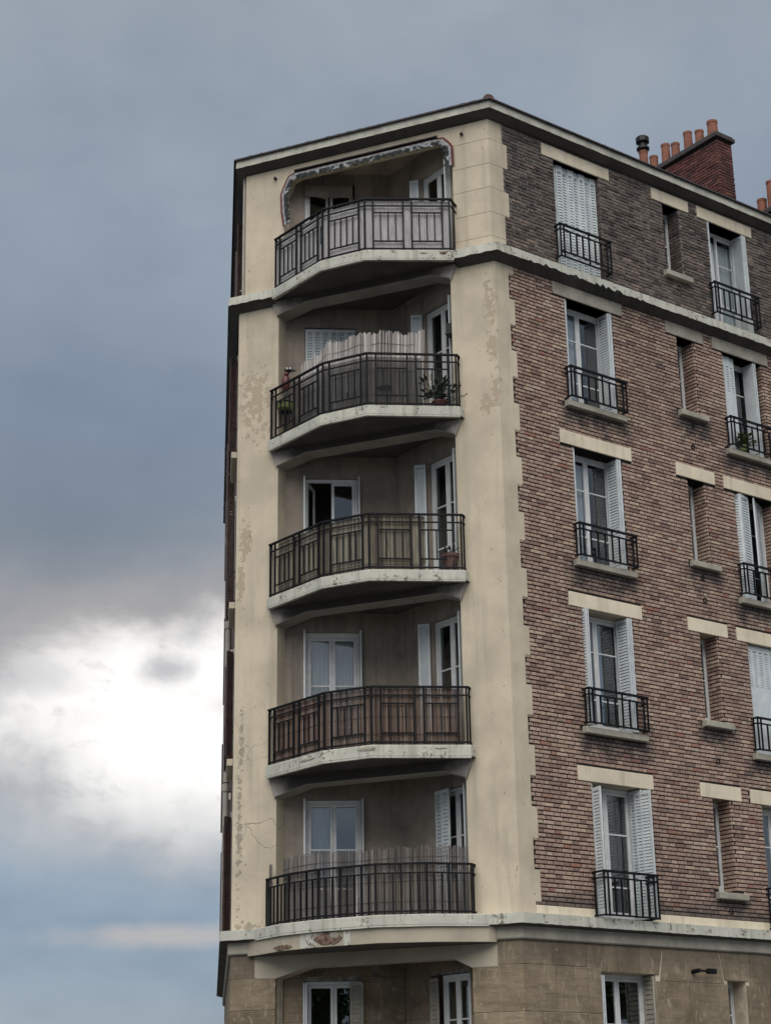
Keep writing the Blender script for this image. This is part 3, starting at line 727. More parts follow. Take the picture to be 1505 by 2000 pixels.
# ---- string courses and eaves: a profile swept round the three fronts
def sweep(name, prof, mats, uR=RF, wL=LF, jag=None, cgap=None, parent=BLD, mis=None):
    """prof: (off, z) closed polygon; the part in front of a balcony is left out when cgap=(v0,v1)"""
    runs = []
    if cgap:
        runs.append([('L', wL), ('cL', 0), ('C', cgap[1])]); runs.append([('C', cgap[0]), ('cR', 0), ('R', uR)])
    else: runs.append([('L', wL), ('cL', 0), ('cR', 0), ('R', uR)])
    for run in runs:
        m = MB(); st = []
        for kd, x in run:
            f = {'L': lambda o, z: L(x, o, z), 'cL': lambda o, z: cL(o, z), 'C': lambda o, z: C(x, o, z), 'cR': lambda o, z: cR(o, z), 'R': lambda o, z: R(x, o, z)}[kd]
            st.append([f(o, z) for o, z in prof])
        # subdivide long runs so that edges can wander a little
        rr = random.Random(4); fine = [st[0]]
        for a, b in zip(st, st[1:]):
            n = max(1, int((Vector(b[0]) - Vector(a[0])).length / 0.07))
            for i in range(1, n + 1):
                t = i / n; row = [Vector(p) * (1 - t) + Vector(q) * t for p, q in zip(a, b)]
                if jag and i < n:
                    for k_, amp in jag.items(): row[k_] = row[k_] + Vector((0, 0, rr.uniform(-amp, amp)))
                    uu = row[0].dot(dR)
                    if 2 in jag and jag[2] > 0.01 and 0.7 < uu < 3.6:
                        if rr.random() < 0.45:
                            e_ = rr.uniform(0.015, 0.06); row[2] = row[2] + Vector((0, 0, e_)) - nR * rr.uniform(0, 0.012); row[3] = row[3] + Vector((0, 0, e_ * 0.25)) - nR * 0.012
                fine.append(row)
        npf = len(prof); i0 = len(m.v)
        for row in fine: m.v += row
        for i in range(len(fine) - 1):
            for k_ in range(npf):
                a = i0 + i * npf + k_; b = i0 + i * npf + (k_ + 1) % npf
                m.mi = mis[k_] if mis else 0
                m.face((a, b, b + npf, a + npf))
        m.mi = 0
        m.face([i0 + k_ for k_ in range(npf)]); m.face([i0 + (len(fine) - 1) * npf + k_ for k_ in range(npf)][::-1])
        obj(name, m, mats, parent)
# middle string course
sweep('string_course', [(-0.1, 10.60), (0.20, 10.555), (0.205, 10.395), (0.165, 10.385), (0.02, 10.30), (-0.1, 10.30)], ['cornice_paint', 'shaded_soffit'], cgap=(0.66, 4.19),
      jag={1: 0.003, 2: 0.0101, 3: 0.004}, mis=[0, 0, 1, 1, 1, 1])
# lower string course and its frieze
sweep('string_course', [(-0.1, -0.74), (0.18, -0.775), (0.185, -0.93), (0.15, -0.94), (0.03, -0.965), (-0.1, -0.965)], ['cornice_paint', 'shaded_soffit'], cgap=(0.45, 4.42),
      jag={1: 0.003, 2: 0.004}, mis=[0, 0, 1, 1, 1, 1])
sweep('frieze', [(-0.1, -0.94), (0.05, -0.94), (0.05, -1.13), (0.03, -1.15), (-0.1, -1.15)], 'sill_stone', cgap=(0.39, 4.62))
# eaves
sweep('eaves_fascia', [(-0.2, 13.48), (0.095, 13.455), (0.10, 13.295), (0.07, 13.285), (-0.06, 13.215), (-0.2, 13.195)], ['eaves_paint', 'shaded_soffit'], jag={2: 0.004, 1: 0.004}, mis=[0, 0, 1, 1, 1, 1])

# ---- fascia beam of the first balcony, with the broken corner
o1 = [(4.62, 0.06), (4.42, 0.15), (3.75, 0.57), (3.05, 0.79), (2.0, 0.88), (1.2, 0.61), (0.47, 0.16), (0.39, 0.06)]
m = MB(); m.prism(plan(C(4.62, -0.02, 0), *[C(v, q, 0) for v, q in o1], C(0.39, -0.02, 0), E0, K0, B0), -1.185, -0.932)
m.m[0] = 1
FAS = obj('balcony_fascia', m, ['old_cream', 'shaded_soffit'], BLD, bevel=0.008)
Fa, la = seg_frame(o1[3], o1[4]); Fb, lb_ = seg_frame(o1[2], o1[3])
m = MB(); m.box(Fb, lb_ - 0.34, lb_ - 0.002, 0.0015, 0.006, -1.18, -0.936); obj('repair_patch', m, 'cornice_paint', FAS)
m = MB(); m.box(Fa, 0.48, 0.60, 0.0015, 0.006, -1.18, -0.936); obj('repair_patch', m, 'cornice_paint', FAS)
spall(Fa, 0.20, 0.003, -1.06, 0.52, 0.23, FAS, 'broken_core', 12); spall(Fa, 0.32, 0.008, -1.02, 0.16, 0.15, FAS, 'sill_stone', 13)
spall(Fb, 0.02, 0.002, -1.13, 0.40, 0.10, FAS, 'broken_core', 14)
# brackets and beam of the stone storey
m = MB(); m.ext(C, [(0.40, -1.535), (0.40, -1.186), (4.52, -1.186), (4.52, -1.53), (JLv, -1.545), (3.60, -1.395), (1.12, -1.385), (JRv, -1.535)], -0.3, 0.006)
obj('beam', m, 'old_cream', BLD, bevel=0.006)

# ================================================================== STONE STOREY
STW = empty('stone_wall', R(0, 0, GROUND), BLD)
m = MB(); wall_sheet(m, R, 0.0, RF, GROUND + 0.1, -1.1, -0.012, [OP0[1], OP0[2], OP0[3]], DEP); 
m.prism(plan(cR(-0.012, 0), C(JRv - 0.012, -0.012, 0), C(JRv - 0.012, -0.3, 0), C(0.3, -0.3, 0), R(0.1, -0.3, 0), R(0.1, -0.012, 0)), GROUND + 0.1, -1.1)
m.prism(plan(cL(-0.012, 0), L(LF, -0.012, 0), L(LF, -0.4, 0), L(0.4, -0.4, 0), C(JLv + 0.012, -0.3, 0), C(JLv + 0.012, -0.012, 0)), GROUND + 0.1, -1.1)
obj('joint_bed', m, 'joint_pale', STW, fix=False)
m = MB(); wall_sheet(m, W1, 0, KS, GROUND + 0.1, -1.18, -0.010, [W1O0], 0.15); wall_sheet(m, W2, 0, W2L, GROUND + 0.1, -1.18, -0.010, [W2O0], 0.15)
obj('joint_bed', m, 'mortar_pale', STW, fix=False)
rs = random.Random(21)
def block(F, u0, u1, z0, z1, th=0.06, base=0.0, gap=0.0055):
    m = MB(); d = base + rs.uniform(-0.002, 0.003)
    m.ext(F, [(u0 + gap, z0 + gap), (u1 - gap, z0 + gap), (u1 - gap, z1 - gap), (u0 + gap, z1 - gap)], d - th, d); return obj('stone_block', m, 'ashlar', STW, bevel=0.004)
def vouss(F, pts, th=0.06, base=0.0):
    m = MB(); d = base + rs.uniform(-0.002, 0.003); cx = sum(p[0] for p in pts) / 4; cz = sum(p[1] for p in pts) / 4
    m.ext(F, [(cx + (a - cx) * 0.975, cz + (b - cz) * 0.985) for a, b in pts], d - th, d); return obj('stone_block', m, 'ashlar', STW, bevel=0.003)
def corner_block(v1, u1, z0, z1):
    g_ = 0.0055; d = rs.uniform(-0.001, 0.003); m = MB()
    m.prism(plan(cR(d, 0), C(v1 - g_, d, 0), C(v1 - g_, -0.06, 0), cR(-0.06, 0), R(u1 - g_, -0.06, 0), R(u1 - g_, d, 0)), z0 + g_, z1 - g_)
    return obj('stone_block', m, 'ashlar', STW, bevel=0.004)
ZC = [-1.15, -1.515, -2.20, -2.88, -3.56, -4.24, GROUND + 0.12]
# right front, left of the first window
top = [(0.0, 0.59), (0.59, 1.31)]
corner_block(0.395, 0.59, ZC[1], ZC[0]); block(R, 0.59, 1.31, ZC[1], ZC[0])
for i in range(1, 6):
    a, b = ZC[i + 1], ZC[i]
    js = [0.0, 0.66, 1.31, 1.60] if i % 2 else [0.0, 0.34, 1.31, 1.60]
    corner_block(0.38 if i % 2 else 0.6, js[1], a, b)
    block(C, 0.38 if i % 2 else 0.6, JRv, a, b)
    for x, y in zip(js[1:], js[2:]): block(R, x, y, a, b)
# voussoirs over the windows
def arch(F, u0, u1, zb, zt, n, flare, base=0.0):
    c = (u0 + u1) / 2; xs = [u0 + (u1 - u0) * i / n for i in range(n + 1)]
    for i, (x, y) in enumerate(zip(xs, xs[1:])):
        fx = lambda q: c + (q - c) * flare
        if i == 0: pts = [(x, zb), (y, zb), (fx(y), zt), (fx(x), zt)]
        else: pts = [(x, zb), (y, zb), (fx(y), zt), (fx(x), zt)]
        vouss(F, pts, base=base)
    return c + (u0 - c) * flare, c + (u1 - c) * flare
f0, f1 = arch(R, 1.52, 2.86, -1.575, -1.15, 6, 1.16)
vouss(R, [(1.31, -1.575), (1.52, -1.575), (f0, -1.15), (1.31, -1.15)]) if f0 > 1.33 else None
block(R, 1.31, 1.60, -1.575 - 0.0, -1.515) if False else None
g0, g1 = arch(R, 4.36, 4.94, -1.61, -1.15, 3, 1.25)
vouss(R, [(2.86, -1.67), (4.36, -1.67), (g0, -1.15), (f1, -1.15)])
h0, h1 = arch(R, 5.60, 6.90, -1.60, -1.15, 6, 1.16)
vouss(R, [(4.94, -1.70), (5.60, -1.70), (h0, -1.15), (g1, -1.15)])
vouss(R, [(6.90, -1.70), (RF, -1.70), (RF, -1.15), (h1, -1.15)])
zr = [-1.67, -2.35, -3.03, -3.71, -4.39, GROUND + 0.12]
for i, (b, a) in enumerate(zip(zr, zr[1:])):
    for x0, x1 in ((2.78, 4.43), (4.87, 5.7), (6.8, RF)):
        n = max(1, round((x1 - x0) / 0.85)); xs = [x0] + [x0 + (x1 - x0) * (k + (0.22 if i % 2 else -0.08)) / n for k in range(1, n)] + [x1]
        for x, y in zip(xs, xs[1:]): block(R, x, y, a, b)
for x0, x1, z1 in ((1.60, 2.78, -4.2), (4.43, 4.87, -2.9), (5.7, 6.8, -4.2)):
    block(R, x0, x1, GROUND + 0.12, z1)
block(R, 1.31, 1.60, -1.575, -1.515)
# left pier of the stone storey
zl = [-1.15, -1.53, -2.02, -2.6, -3.2, -3.8, -4.4, GROUND + 0.12]
for i, (b, a) in enumerate(zip(zl, zl[1:])):
    g_ = 0.0055; v0 = 4.52 if i == 0 else JLv; m = MB(); d = rs.uniform(-0.001, 0.003); le = 0.6 if i % 2 else 1.0
    m.prism(plan(C(v0, -0.06, 0), C(v0, d, 0), cL(d, 0), L(le, d, 0), L(le, -0.06, 0), cL(-0.06, 0)), a + g_, b - g_); obj('stone_block', m, 'ashlar', STW, bevel=0.004)
    x = le
    while x < LF: block(L, x, min(LF, x + 1.3), a, b); x += 1.3
# loggia of the stone storey: blocks and voussoirs
arch(W1, 0.28, 1.40, -1.50, -1.19, 5, 1.22)
block(W1, 1.52, KS, -1.50, -1.19); 
for i, (b, a) in enumerate(zip([-1.50, -2.2, -2.9, -3.6, -4.3], [-2.2, -2.9, -3.6, -4.3, GROUND + 0.12])):
    block(W1, 0.0, 0.34, a, b); 
    if i % 2: block(W1, 1.27, KS, a, b)
    else: block(W1, 1.27, 1.60, a, b); block(W1, 1.60, KS, a, b)
    block(W2, 0.0, 0.66, a, b); block(W2, 1.62, W2L, a, b)
block(W2, 0.0, 0.62, -1.50, -1.19); block(W2, 0.62, W2L, -1.50, -1.19)
for F, o in ((W1, W1O0), (W2, W2O0)): block(F, o[0], o[1], GROUND + 0.12, o[2])
# iron bracket with a small cylinder on the stone wall
BK = MB(); BK.bar(R(3.62, 0.0, -1.50), R(3.62, 0.16, -1.49), 0.035, 10); BK.bar(R(3.62, 0.13, -1.49), R(3.84, 0.15, -1.495), 0.018, 8)
BK.box(R, 3.82, 3.99, 0.11, 0.19, -1.535, -1.455); obj('wall_bracket', BK, 'iron', BLD)

# ================================================================== LINTELS, SILLS, VENTS
for c in (1, 2, 3, 4):
    for f in (1, 2, 3, 4, 5):
        s5 = S5 if f == 5 else 0.0
        m = MB(); m.box(R, LINT[c][0], LINT[c][1], s5 - 0.30, s5 + 0.014, LT[f] - HL, LT[f])
        obj('lintel', m, 'cream_paint' if f != 4 else 'sill_stone', BLD, bevel=0.006)
        o = OP[f, c]
        if f == 5 and c != 2:
            m = MB(); m.box(R, o[0] - 0.13, o[1] + 0.17, s5 - 0.3, s5 + 0.05, ZB5 + 0.02, o[2]); obj('sill', m, 'sill_stone', BLD, bevel=0.008)
        elif f > 1 or c == 2:
            e0, e1 = (0.12, 0.13) if c != 2 else (0.09, 0.17)
            m = MB(); m.ext(sub(R, 0, 0, 0), [], 0, 0) if False else None
            a, b = o[0] - e0, o[1] + e1; z1 = o[2]; z0 = z1 - 0.125
            # weathered top slope
            m = MB(); m.hexa([R(a, s5 - 0.3, z0), R(b, s5 - 0.3, z0), R(b, s5 + 0.10, z0), R(a, s5 + 0.10, z0), R(a, s5 - 0.3, z1 + 0.02), R(b, s5 - 0.3, z1 + 0.02), R(b, s5 + 0.10, z1 - 0.02), R(a, s5 + 0.10, z1 - 0.02)])
            obj('sill', m, 'sill_stone', BLD, bevel=0.01)
for u, z in ((4.66, 8.30), (4.62, 7.87), (4.60, 5.36), (4.61, 4.94), (4.62, 2.54), (4.62, 2.05), (4.65, -0.48), (4.70, 11.17)):
    s5 = S5 if z > 10.6 else 0.0
    m = MB(); n = 12; ring = []
    for k in range(n):
        a = 2 * math.pi * k / n; ring.append((math.cos(a), math.sin(a)))
    i0 = 0
    for rr_, o_ in ((0.052, s5 + 0.004), (0.052, s5 + 0.012), (0.034, s5 + 0.012), (0.030, s5 - 0.05)):
        m.v += [R(u + rr_ * x, o_, z + rr_ * y) for x, y in ring]
    for j in range(3):
        for k in range(n): m.face((j * n + k, j * n + (k + 1) % n, (j + 1) * n + (k + 1) % n, (j + 1) * n + k))
    m.face([3 * n + k for k in range(n)])
    obj('vent_hole', m, 'dark_metal', BLD, fix=False)

# ================================================================== WINDOWS
def window(F, o, dep, parent=BLD, bars=(0.70, 0.22), open_l=0.0, open_r=0.0, split=0.5, sill_z=0.0, leaves=2, room=1.3, head=0.055, inner='interior', roomu=(0.02, 0.02), t=0.05, k=0.05):
    """casing, opening sashes with glazing bars, panes, dark room behind"""
    u0, u1, z0, z1 = o; fo = -dep
    m = MB()
    m.box(F, u0 + .003, u0 + t, fo - 0.06, fo, z0, z1 - .003); m.box(F, u1 - t, u1 - .003, fo - 0.06, fo, z0, z1 - .003)
    m.box(F, u0 + t, u1 - t, fo - 0.06, fo, z1 - head, z1 - .003); m.box(F, u0 + t, u1 - t, fo - 0.06, fo, z0, z0 + 0.05)
    win = obj('window', m, 'window_paint', parent, bevel=0.004)
    a0, a1, b0, b1 = u0 + t + 0.003, u1 - t - 0.003, z0 + 0.053, z1 - head - 0.003
    cuts = [(a0, a1)] if leaves == 1 else [(a0, a0 + (a1 - a0) * split - 0.002), (a0 + (a1 - a0) * split + 0.002, a1)]
    for i, (x, y) in enumerate(cuts):
        wd = y - x; ang = open_l if i == 0 else open_r
        G = sub(F, x, fo - 0.012, -ang) if i == 0 else sub(F, y, fo - 0.012, ang)
        G_ = G if i == 0 else (lambda a, b, z, G=G, wd=wd: G(a - wd, b, z))
        s = MB()
        s.box(G_, 0, k, -0.04, 0, b0, b1); s.box(G_, wd - k, wd, -0.04, 0, b0, b1); s.box(G_, k, wd - k, -0.04, 0, b1 - k, b1); s.box(G_, k, wd - k, -0.04, 0, b0, b0 + 0.09)
        zs = [b0 + 0.09] + sorted(b0 + (b1 - b0) * q for q in bars) + [b1 - k]
        for q in zs[1:-1]: s.box(G_, k, wd - k, -0.032, -0.004, q - 0.012, q + 0.012)
        obj('sash', s, 'window_paint', win, bevel=0.003)
        for p, q in zip(zs, zs[1:]):
            g_ = MB(); g_.box(G_, k - 0.005, wd - k + 0.005, -0.022, -0.018, p + 0.008, q - 0.008); obj('pane', g_, 'glass', win)
    rm = MB(); i0 = fo - 0.065; i1 = fo - room
    U0, U1 = u0 - roomu[0], u1 + roomu[1]; Z0, Z1 = z0 - 0.02, z1 + 0.12
    P = [F(U0, i0, Z0), F(U1, i0, Z0), F(U1, i1, Z0), F(U0, i1, Z0), F(U0, i0, Z1), F(U1, i0, Z1), F(U1, i1, Z1), F(U0, i1, Z1)]
    rm.hexa(P, skip=(2,))
    obj('interior_wall', rm, inner, win, fix=False)
    return win
def leaf(mb, F, u, o, th, wd, z0, z1, t=0.028, slats=True, lo=None, hi=None, rail=0.06, st=0.035, pitch=0.052):
    """one shutter leaf hinged at (u,o); louvres between stiles, solid outside lo..hi"""
    G = sub(F, u, o, th); lo = z0 + rail if lo is None else lo; hi = z1 - rail if hi is None else hi
    mb.box(G, 0, st, -t / 2, t / 2, z0, z1); mb.box(G, wd - st, wd, -t / 2, t / 2, z0, z1)
    mb.box(G, st, wd - st, -t / 2, t / 2, z0, lo); mb.box(G, st, wd - st, -t / 2, t / 2, hi, z1)
    z = lo
    while z < hi - 0.01:
        zt = min(z + pitch, hi); h = t / 2 - 0.003
        mb.hexa([G(st, h - 0.007, z - 0.006), G(wd - st, h - 0.007, z - 0.006), G(wd - st, h, z - 0.006), G(st, h, z - 0.006),
                 G(st, -h, zt - 0.008), G(wd - st, -h, zt - 0.008), G(wd - st, -h + 0.007, zt - 0.008), G(st, -h + 0.007, zt - 0.008)])
        z += pitch
def shutter(parent, F, *a, mt='shutter_paint', **k):
    m = MB(); leaf(m, F, *a, **k); return obj('shutter', m, mt, parent)
def folded(parent, F, u, o, th, wd, z0, z1, n=3, gap=0.034, mt='shutter_paint', **k):
    """a pack of n leaves folded against each other"""
    for i in range(n):
        uu = u - math.sin(th) * gap * i; oo = o + math.cos(th) * gap * i
        shutter(parent, F, uu, oo, th, wd, z0, z1, mt=mt, **k)
H = math.pi / 2
WIN = {}
for f in (1, 2, 3, 4, 5):
    s5 = S5 if f == 5 else 0.0
    Fw = (lambda u, o, z, s5=s5: R(u, o + s5, z))
    o = OP[f, 1]
    if f == 1: WIN[f, 1] = window(Fw, o, 0.30, bars=(0.66, 0.24))
    else: WIN[f, 1] = window(Fw, o, 0.30, bars=(0.70, 0.27))
    o2 = OP[f, 2]
    WIN[f, 2] = window(Fw, o2, 0.30, bars=(0.52,), leaves=1, t=0.022, k=0.028)
    o3 = OP[f, 3]
    WIN[f, 3] = window(Fw, o3, 0.30, bars=(0.70, 0.27), open_l=(1.25 if f == 5 else 0.0))
    window(Fw, OP[f, 4], 0.30)
    z0, z1 = o[2] + 0.03, o[3] - 0.02
    # first column
    if f == 5:
        for i in range(8):
            shutter(WIN[f, 1], Fw, o[0] + 0.015 + i * 0.1395, -0.13 + (0.012 if i % 2 else 0), 0.07 if i % 2 else -0.07, 0.139, z0, z1, pitch=0.058, st=0.026, hi=z1 - 0.12)
    if f in (3, 4):
        folded(WIN[f, 1], Fw, o[0] + 0.012, -0.29, H, 0.27, z0, z1, n=1); shutter(WIN[f, 1], Fw, o[0] + 0.045, -0.28, H, 0.25, z0, z1)
        folded(WIN[f, 1], Fw, o[1] - 0.09, -0.29, H, 0.28, z0, z1, n=1); shutter(WIN[f, 1], Fw, o[1] - 0.05, -0.29, H, 0.29, z0, z1); shutter(WIN[f, 1], Fw, o[1] - 0.018, -0.28, H, 0.27, z0, z1)
    if f == 2:
        shutter(WIN[f, 1], Fw, o[0] + 0.02, -0.20, H, 0.28, z0, z1); shutter(WIN[f, 1], Fw, o[0] + 0.06, 0.08, -H + 0.08, 0.27, z0, z1)
        for q in (0.10, 0.058, 0.018): shutter(WIN[f, 1], Fw, o[1] - q, -0.28, H, 0.29, z0, z1)
    if f == 1:
        shutter(WIN[f, 1], Fw, o[0] + 0.02, -0.26, H, 0.24, z0, z1); shutter(WIN[f, 1], Fw, o[0] + 0.005, 0.005, H + 0.22, 0.25, z0, z1 - 0.09)
        shutter(WIN[f, 1], Fw, o[1] - 0.04, -0.28, H, 0.28, z0, z1); shutter(WIN[f, 1], Fw, o[1] - 0.05, -0.16, H - 0.05, 0.36, z0, z1 - 0.03)
    # third column
    z0, z1 = o3[2] + 0.03, o3[3] - 0.02
    if f == 5:
        shutter(WIN[f, 3], Fw, o3[0] + 0.02, -0.28, H, 0.29, z0, z1, hi=z0 + 0.1)
        for q in (0.10, 0.058, 0.018): shutter(WIN[f, 3], Fw, o3[1] - q, -0.28, H, 0.29, z0, z1, pitch=0.04)
    if f == 4:
        for i in range(3): shutter(WIN[f, 3], Fw, o3[0] + 0.012 + 0.135 * i, -0.10 - 0.01 * i, -0.04 + 0.08 * (i % 2), 0.137, z0, z1, lo=z1 - 0.75, hi=z1 - 0.2, pitch=0.05)
        for q in (0.22, 0.17): shutter(WIN[f, 3], Fw, o3[1] - q, -0.28, H, 0.27, z0, z1, hi=z0 + 0.1)
    if f == 3:
        shutter(WIN[f, 3], Fw, o3[0] + 0.012, -0.18, 0.9, 0.22, z0, z1); shutter(WIN[f, 3], Fw, o3[0] + 0.15, -0.01, -0.25, 0.30, z0, z1)
        shutter(WIN[f, 3], Fw, o3[0] + 0.53, -0.02, -0.62, 0.22, z0, z1); shutter(WIN[f, 3], Fw, o3[0] + 0.72, -0.15, -0.45, 0.27, z0, z1)
    if f == 2:
        for i in range(7): shutter(WIN[f, 3], Fw, o3[0] + 0.012 + 0.152 * i, -0.085, 0.0, 0.151, z0, z1, lo=z1 - 0.78, hi=z1 - 0.1, pitch=0.045)
    if f == 1:
        shutter(WIN[f, 3], Fw, o3[0] + 0.02, -0.28, H, 0.22, z0, z1); shutter(WIN[f, 3], Fw, o3[1] - 0.03, -0.28, H, 0.28, z0, z1)
# stone storey
w01 = window(R, OP0[1], 0.28, bars=(0.72, 0.35)); window(R, OP0[2], 0.30, bars=(0.6,), leaves=1, t=0.022, k=0.03); window(R, OP0[3], 0.30)
for q in (0.025, 0.065): shutter(w01, R, OP0[1][0] + q, -0.26, H, 0.24, -4.1, -1.62, mt='shutter_paint')
shutter(w01, R, OP0[1][1] - 0.02, -0.26, H + 0.18, 0.27, -4.1, -1.60, mt='sill_stone', pitch=0.075); 

# loggia windows
LW, RW = {}, {}
for f in (5, 4, 3, 2, 1):
    o = W1O[f]
    LW[f] = window(W1, o, 0.05, bars=(0.62, 0.3) if f < 5 else (), open_l=(1.2 if f == 3 else 0.28 if f == 5 else 0.0), open_r=(0.2 if f == 5 else 0.0), room=1.2, head=0.06 if f != 2 else 0.09)
    z0, z1 = o[2] + 0.02, o[3] - 0.01
    for u_, s_g in ((o[0] - 0.012, 1), (o[1] + 0.012, 1)):
        if f in (3, 2, 1):
            shutter(LW[f], W1, u_, 0.005, H, 0.10, z0, z1 + 0.02, st=0.02, t=0.03)
    o2 = W2O[f]
    RW[f] = window(W2, o2, 0.07 if f > 1 else 0.08, bars=(0.64, 0.3), room=1.1, open_l=0.0)
    z0, z1 = o2[2] + 0.02, o2[3] - 0.02
    if f in (3, 2, 4): shutter(RW[f], W2, o2[0] - 0.02, 0.03, math.pi - 0.75, 0.20, z0, z1)
    if f == 5: shutter(RW[f], W2, o2[0] - 0.02, 0.03, math.pi - 0.6, 0.17, z0, z1)
    if f == 1:
        for i in range(2): shutter(RW[f], W2, o2[0] + 0.02 + 0.19 * i, 0.03 + 0.03 * i, 0.16 - 0.12 * i, 0.20, z0, z1, pitch=0.06)
    shutter(RW[f], W2, min(o2[1] + 0.012, W2L - 0.06), 0.02, H, 0.13, z0, z1, st=0.02)
# roller box over the left top window
m = MB(); m.box(W1, 0.34, 1.24, 0.004, 0.05, 12.70, 12.93); obj('shutter_box', m, 'loggia_render', LW[5], bevel=0.006)
m = MB(); m.box(W1, 1.245, 1.275, 0.004, 0.07, 12.2, 12.95); obj('shutter_guide', m, 'dark_metal', LW[5])
# closed shutters of the left window on the fourth floor
for i in range(6): shutter(LW[4], W1, 0.355 + i * 0.147, 0.02, 0.06 if i % 2 else -0.06, 0.146, W1O[4][2], W1O[4][3] - 0.05, st=0.03, pitch=0.055)
w00 = window(W1, W1O0, 0.10, bars=(0.7, 0.4)); shutter(w00, W1, W1O0[1] - 0.21, 0.02, 0.25, 0.22, -3.6, -1.6, pitch=0.07, mt='sill_stone')
for q in (0, 0.035): shutter(w00, W1, W1O0[0] - 0.02 + q, 0.0, H, 0.1, -3.6, -1.6)
w02 = window(W2, (0.90, 1.60, -3.75, -1.56), 0.05, bars=(0.7, 0.4)); shutter(w02, W2, 0.68, 0.03, 0.1, 0.22, -3.6, -1.6, pitch=0.07, mt='sill_stone')
# lamp box on the fourth-floor jamb
m = MB(); m.box(C, 0.83, 0.93, -0.16, -0.02, 9.12, 9.30); m.box(C, 0.82, 0.95, -0.18, 0.0, 9.08, 9.12); obj('wall_lamp', m, 'dark_metal', BLD, bevel=0.008)
# hooks above the top opening
for v, z in ((4.27, 13.0), (0.55, 13.0)):
    m = MB(); m.bar(C(v, S5, z), C(v, S5 + 0.05, z), 0.028, 8); m.bar(C(v, S5 + 0.04, z), C(v, S5 + 0.07, z - 0.04), 0.015, 6); obj('wall_hook', m, 'dark_metal', BLD)

# ================================================================== IRON RAILINGS
def nb(name, mb, parent): return obj(name, mb, 'iron', parent)
def post(G, t, z0, z1, parent, r=0.012, name='bar'):
    r *= 1.22; m = MB(); m.box(G, t - r, t + r, -r, r, z0, z1); nb(name, m, parent)
def hbar(G, a, b, z, parent, r=0.010, d=None, name='rail'):
    r *= 1.22; m = MB(); d = r if d is None else d; m.box(G, a, b, -d, d, z - r, z + r); nb(name, m, parent)
def guard(f, c, u0, u1, zb, zt, s5=0.0, low2=False):
    gd_ = 0.26 if f == 1 else 0.14
    o = OP[f, c]; g_ = empty('window_guard', R(u0, s5 + 0.1, zb), BLD); off = s5 + gd_
    G = sub(R, 0, off, 0); n = 8
    hbar(G, u0 - 0.02, u1 + 0.02, zt, g_, 0.014, 0.02); hbar(G, u0, u1, zt - 0.10, g_, 0.010)
    hbar(G, u0 - 0.01, u1 + 0.01, zb + 0.02, g_, 0.011)
    zl = zb + 0.02
    if low2: hbar(G, u0, u1, zb + 0.12, g_, 0.010); zl = zb + 0.12
    ts = [u0 + 0.005] + [u0 + 0.09 + (u1 - u0 - 0.18) * i / (n - 1) for i in range(n)] + [u1 - 0.005]
    for i, t in enumerate(ts):
        full_ = i in (0, 1, 5, len(ts) - 2, len(ts) - 1)
        post(G, t, zb if full_ else zl, zt if full_ else zt - 0.10, g_, 0.010)
    for u in (u0, u1):           # returns to the wall
        K_ = sub(R, u, s5, H)
        hbar(K_, -0.01, gd_, zt, g_, 0.012); hbar(K_, -0.01, gd_, zt - 0.10, g_, 0.009); hbar(K_, -0.01, gd_, zb + 0.02, g_, 0.010)
        post(K_, 0.05, zb + 0.02, zt, g_, 0.009)
for f in (1, 2, 3, 4, 5):
    zb = {1: -0.75, 2: 2.325, 3: 5.185, 4: 8.08, 5: 10.84}[f]; zt = {1: -0.055, 2: 2.91, 3: 5.765, 4: 8.655, 5: 11.50}[f]
    s5 = S5 if f == 5 else 0.0
    u0, u1 = (1.53, 2.86) if f < 5 else (1.56, 2.80)
    guard(f, 1, 1.52 if f == 1 else u0, 2.70 if f == 1 else u1, zb, zt, s5, f == 5)
    guard(f, 3, 5.56, 6.86 if f < 5 else 6.80, zb, zt, s5, f == 5)

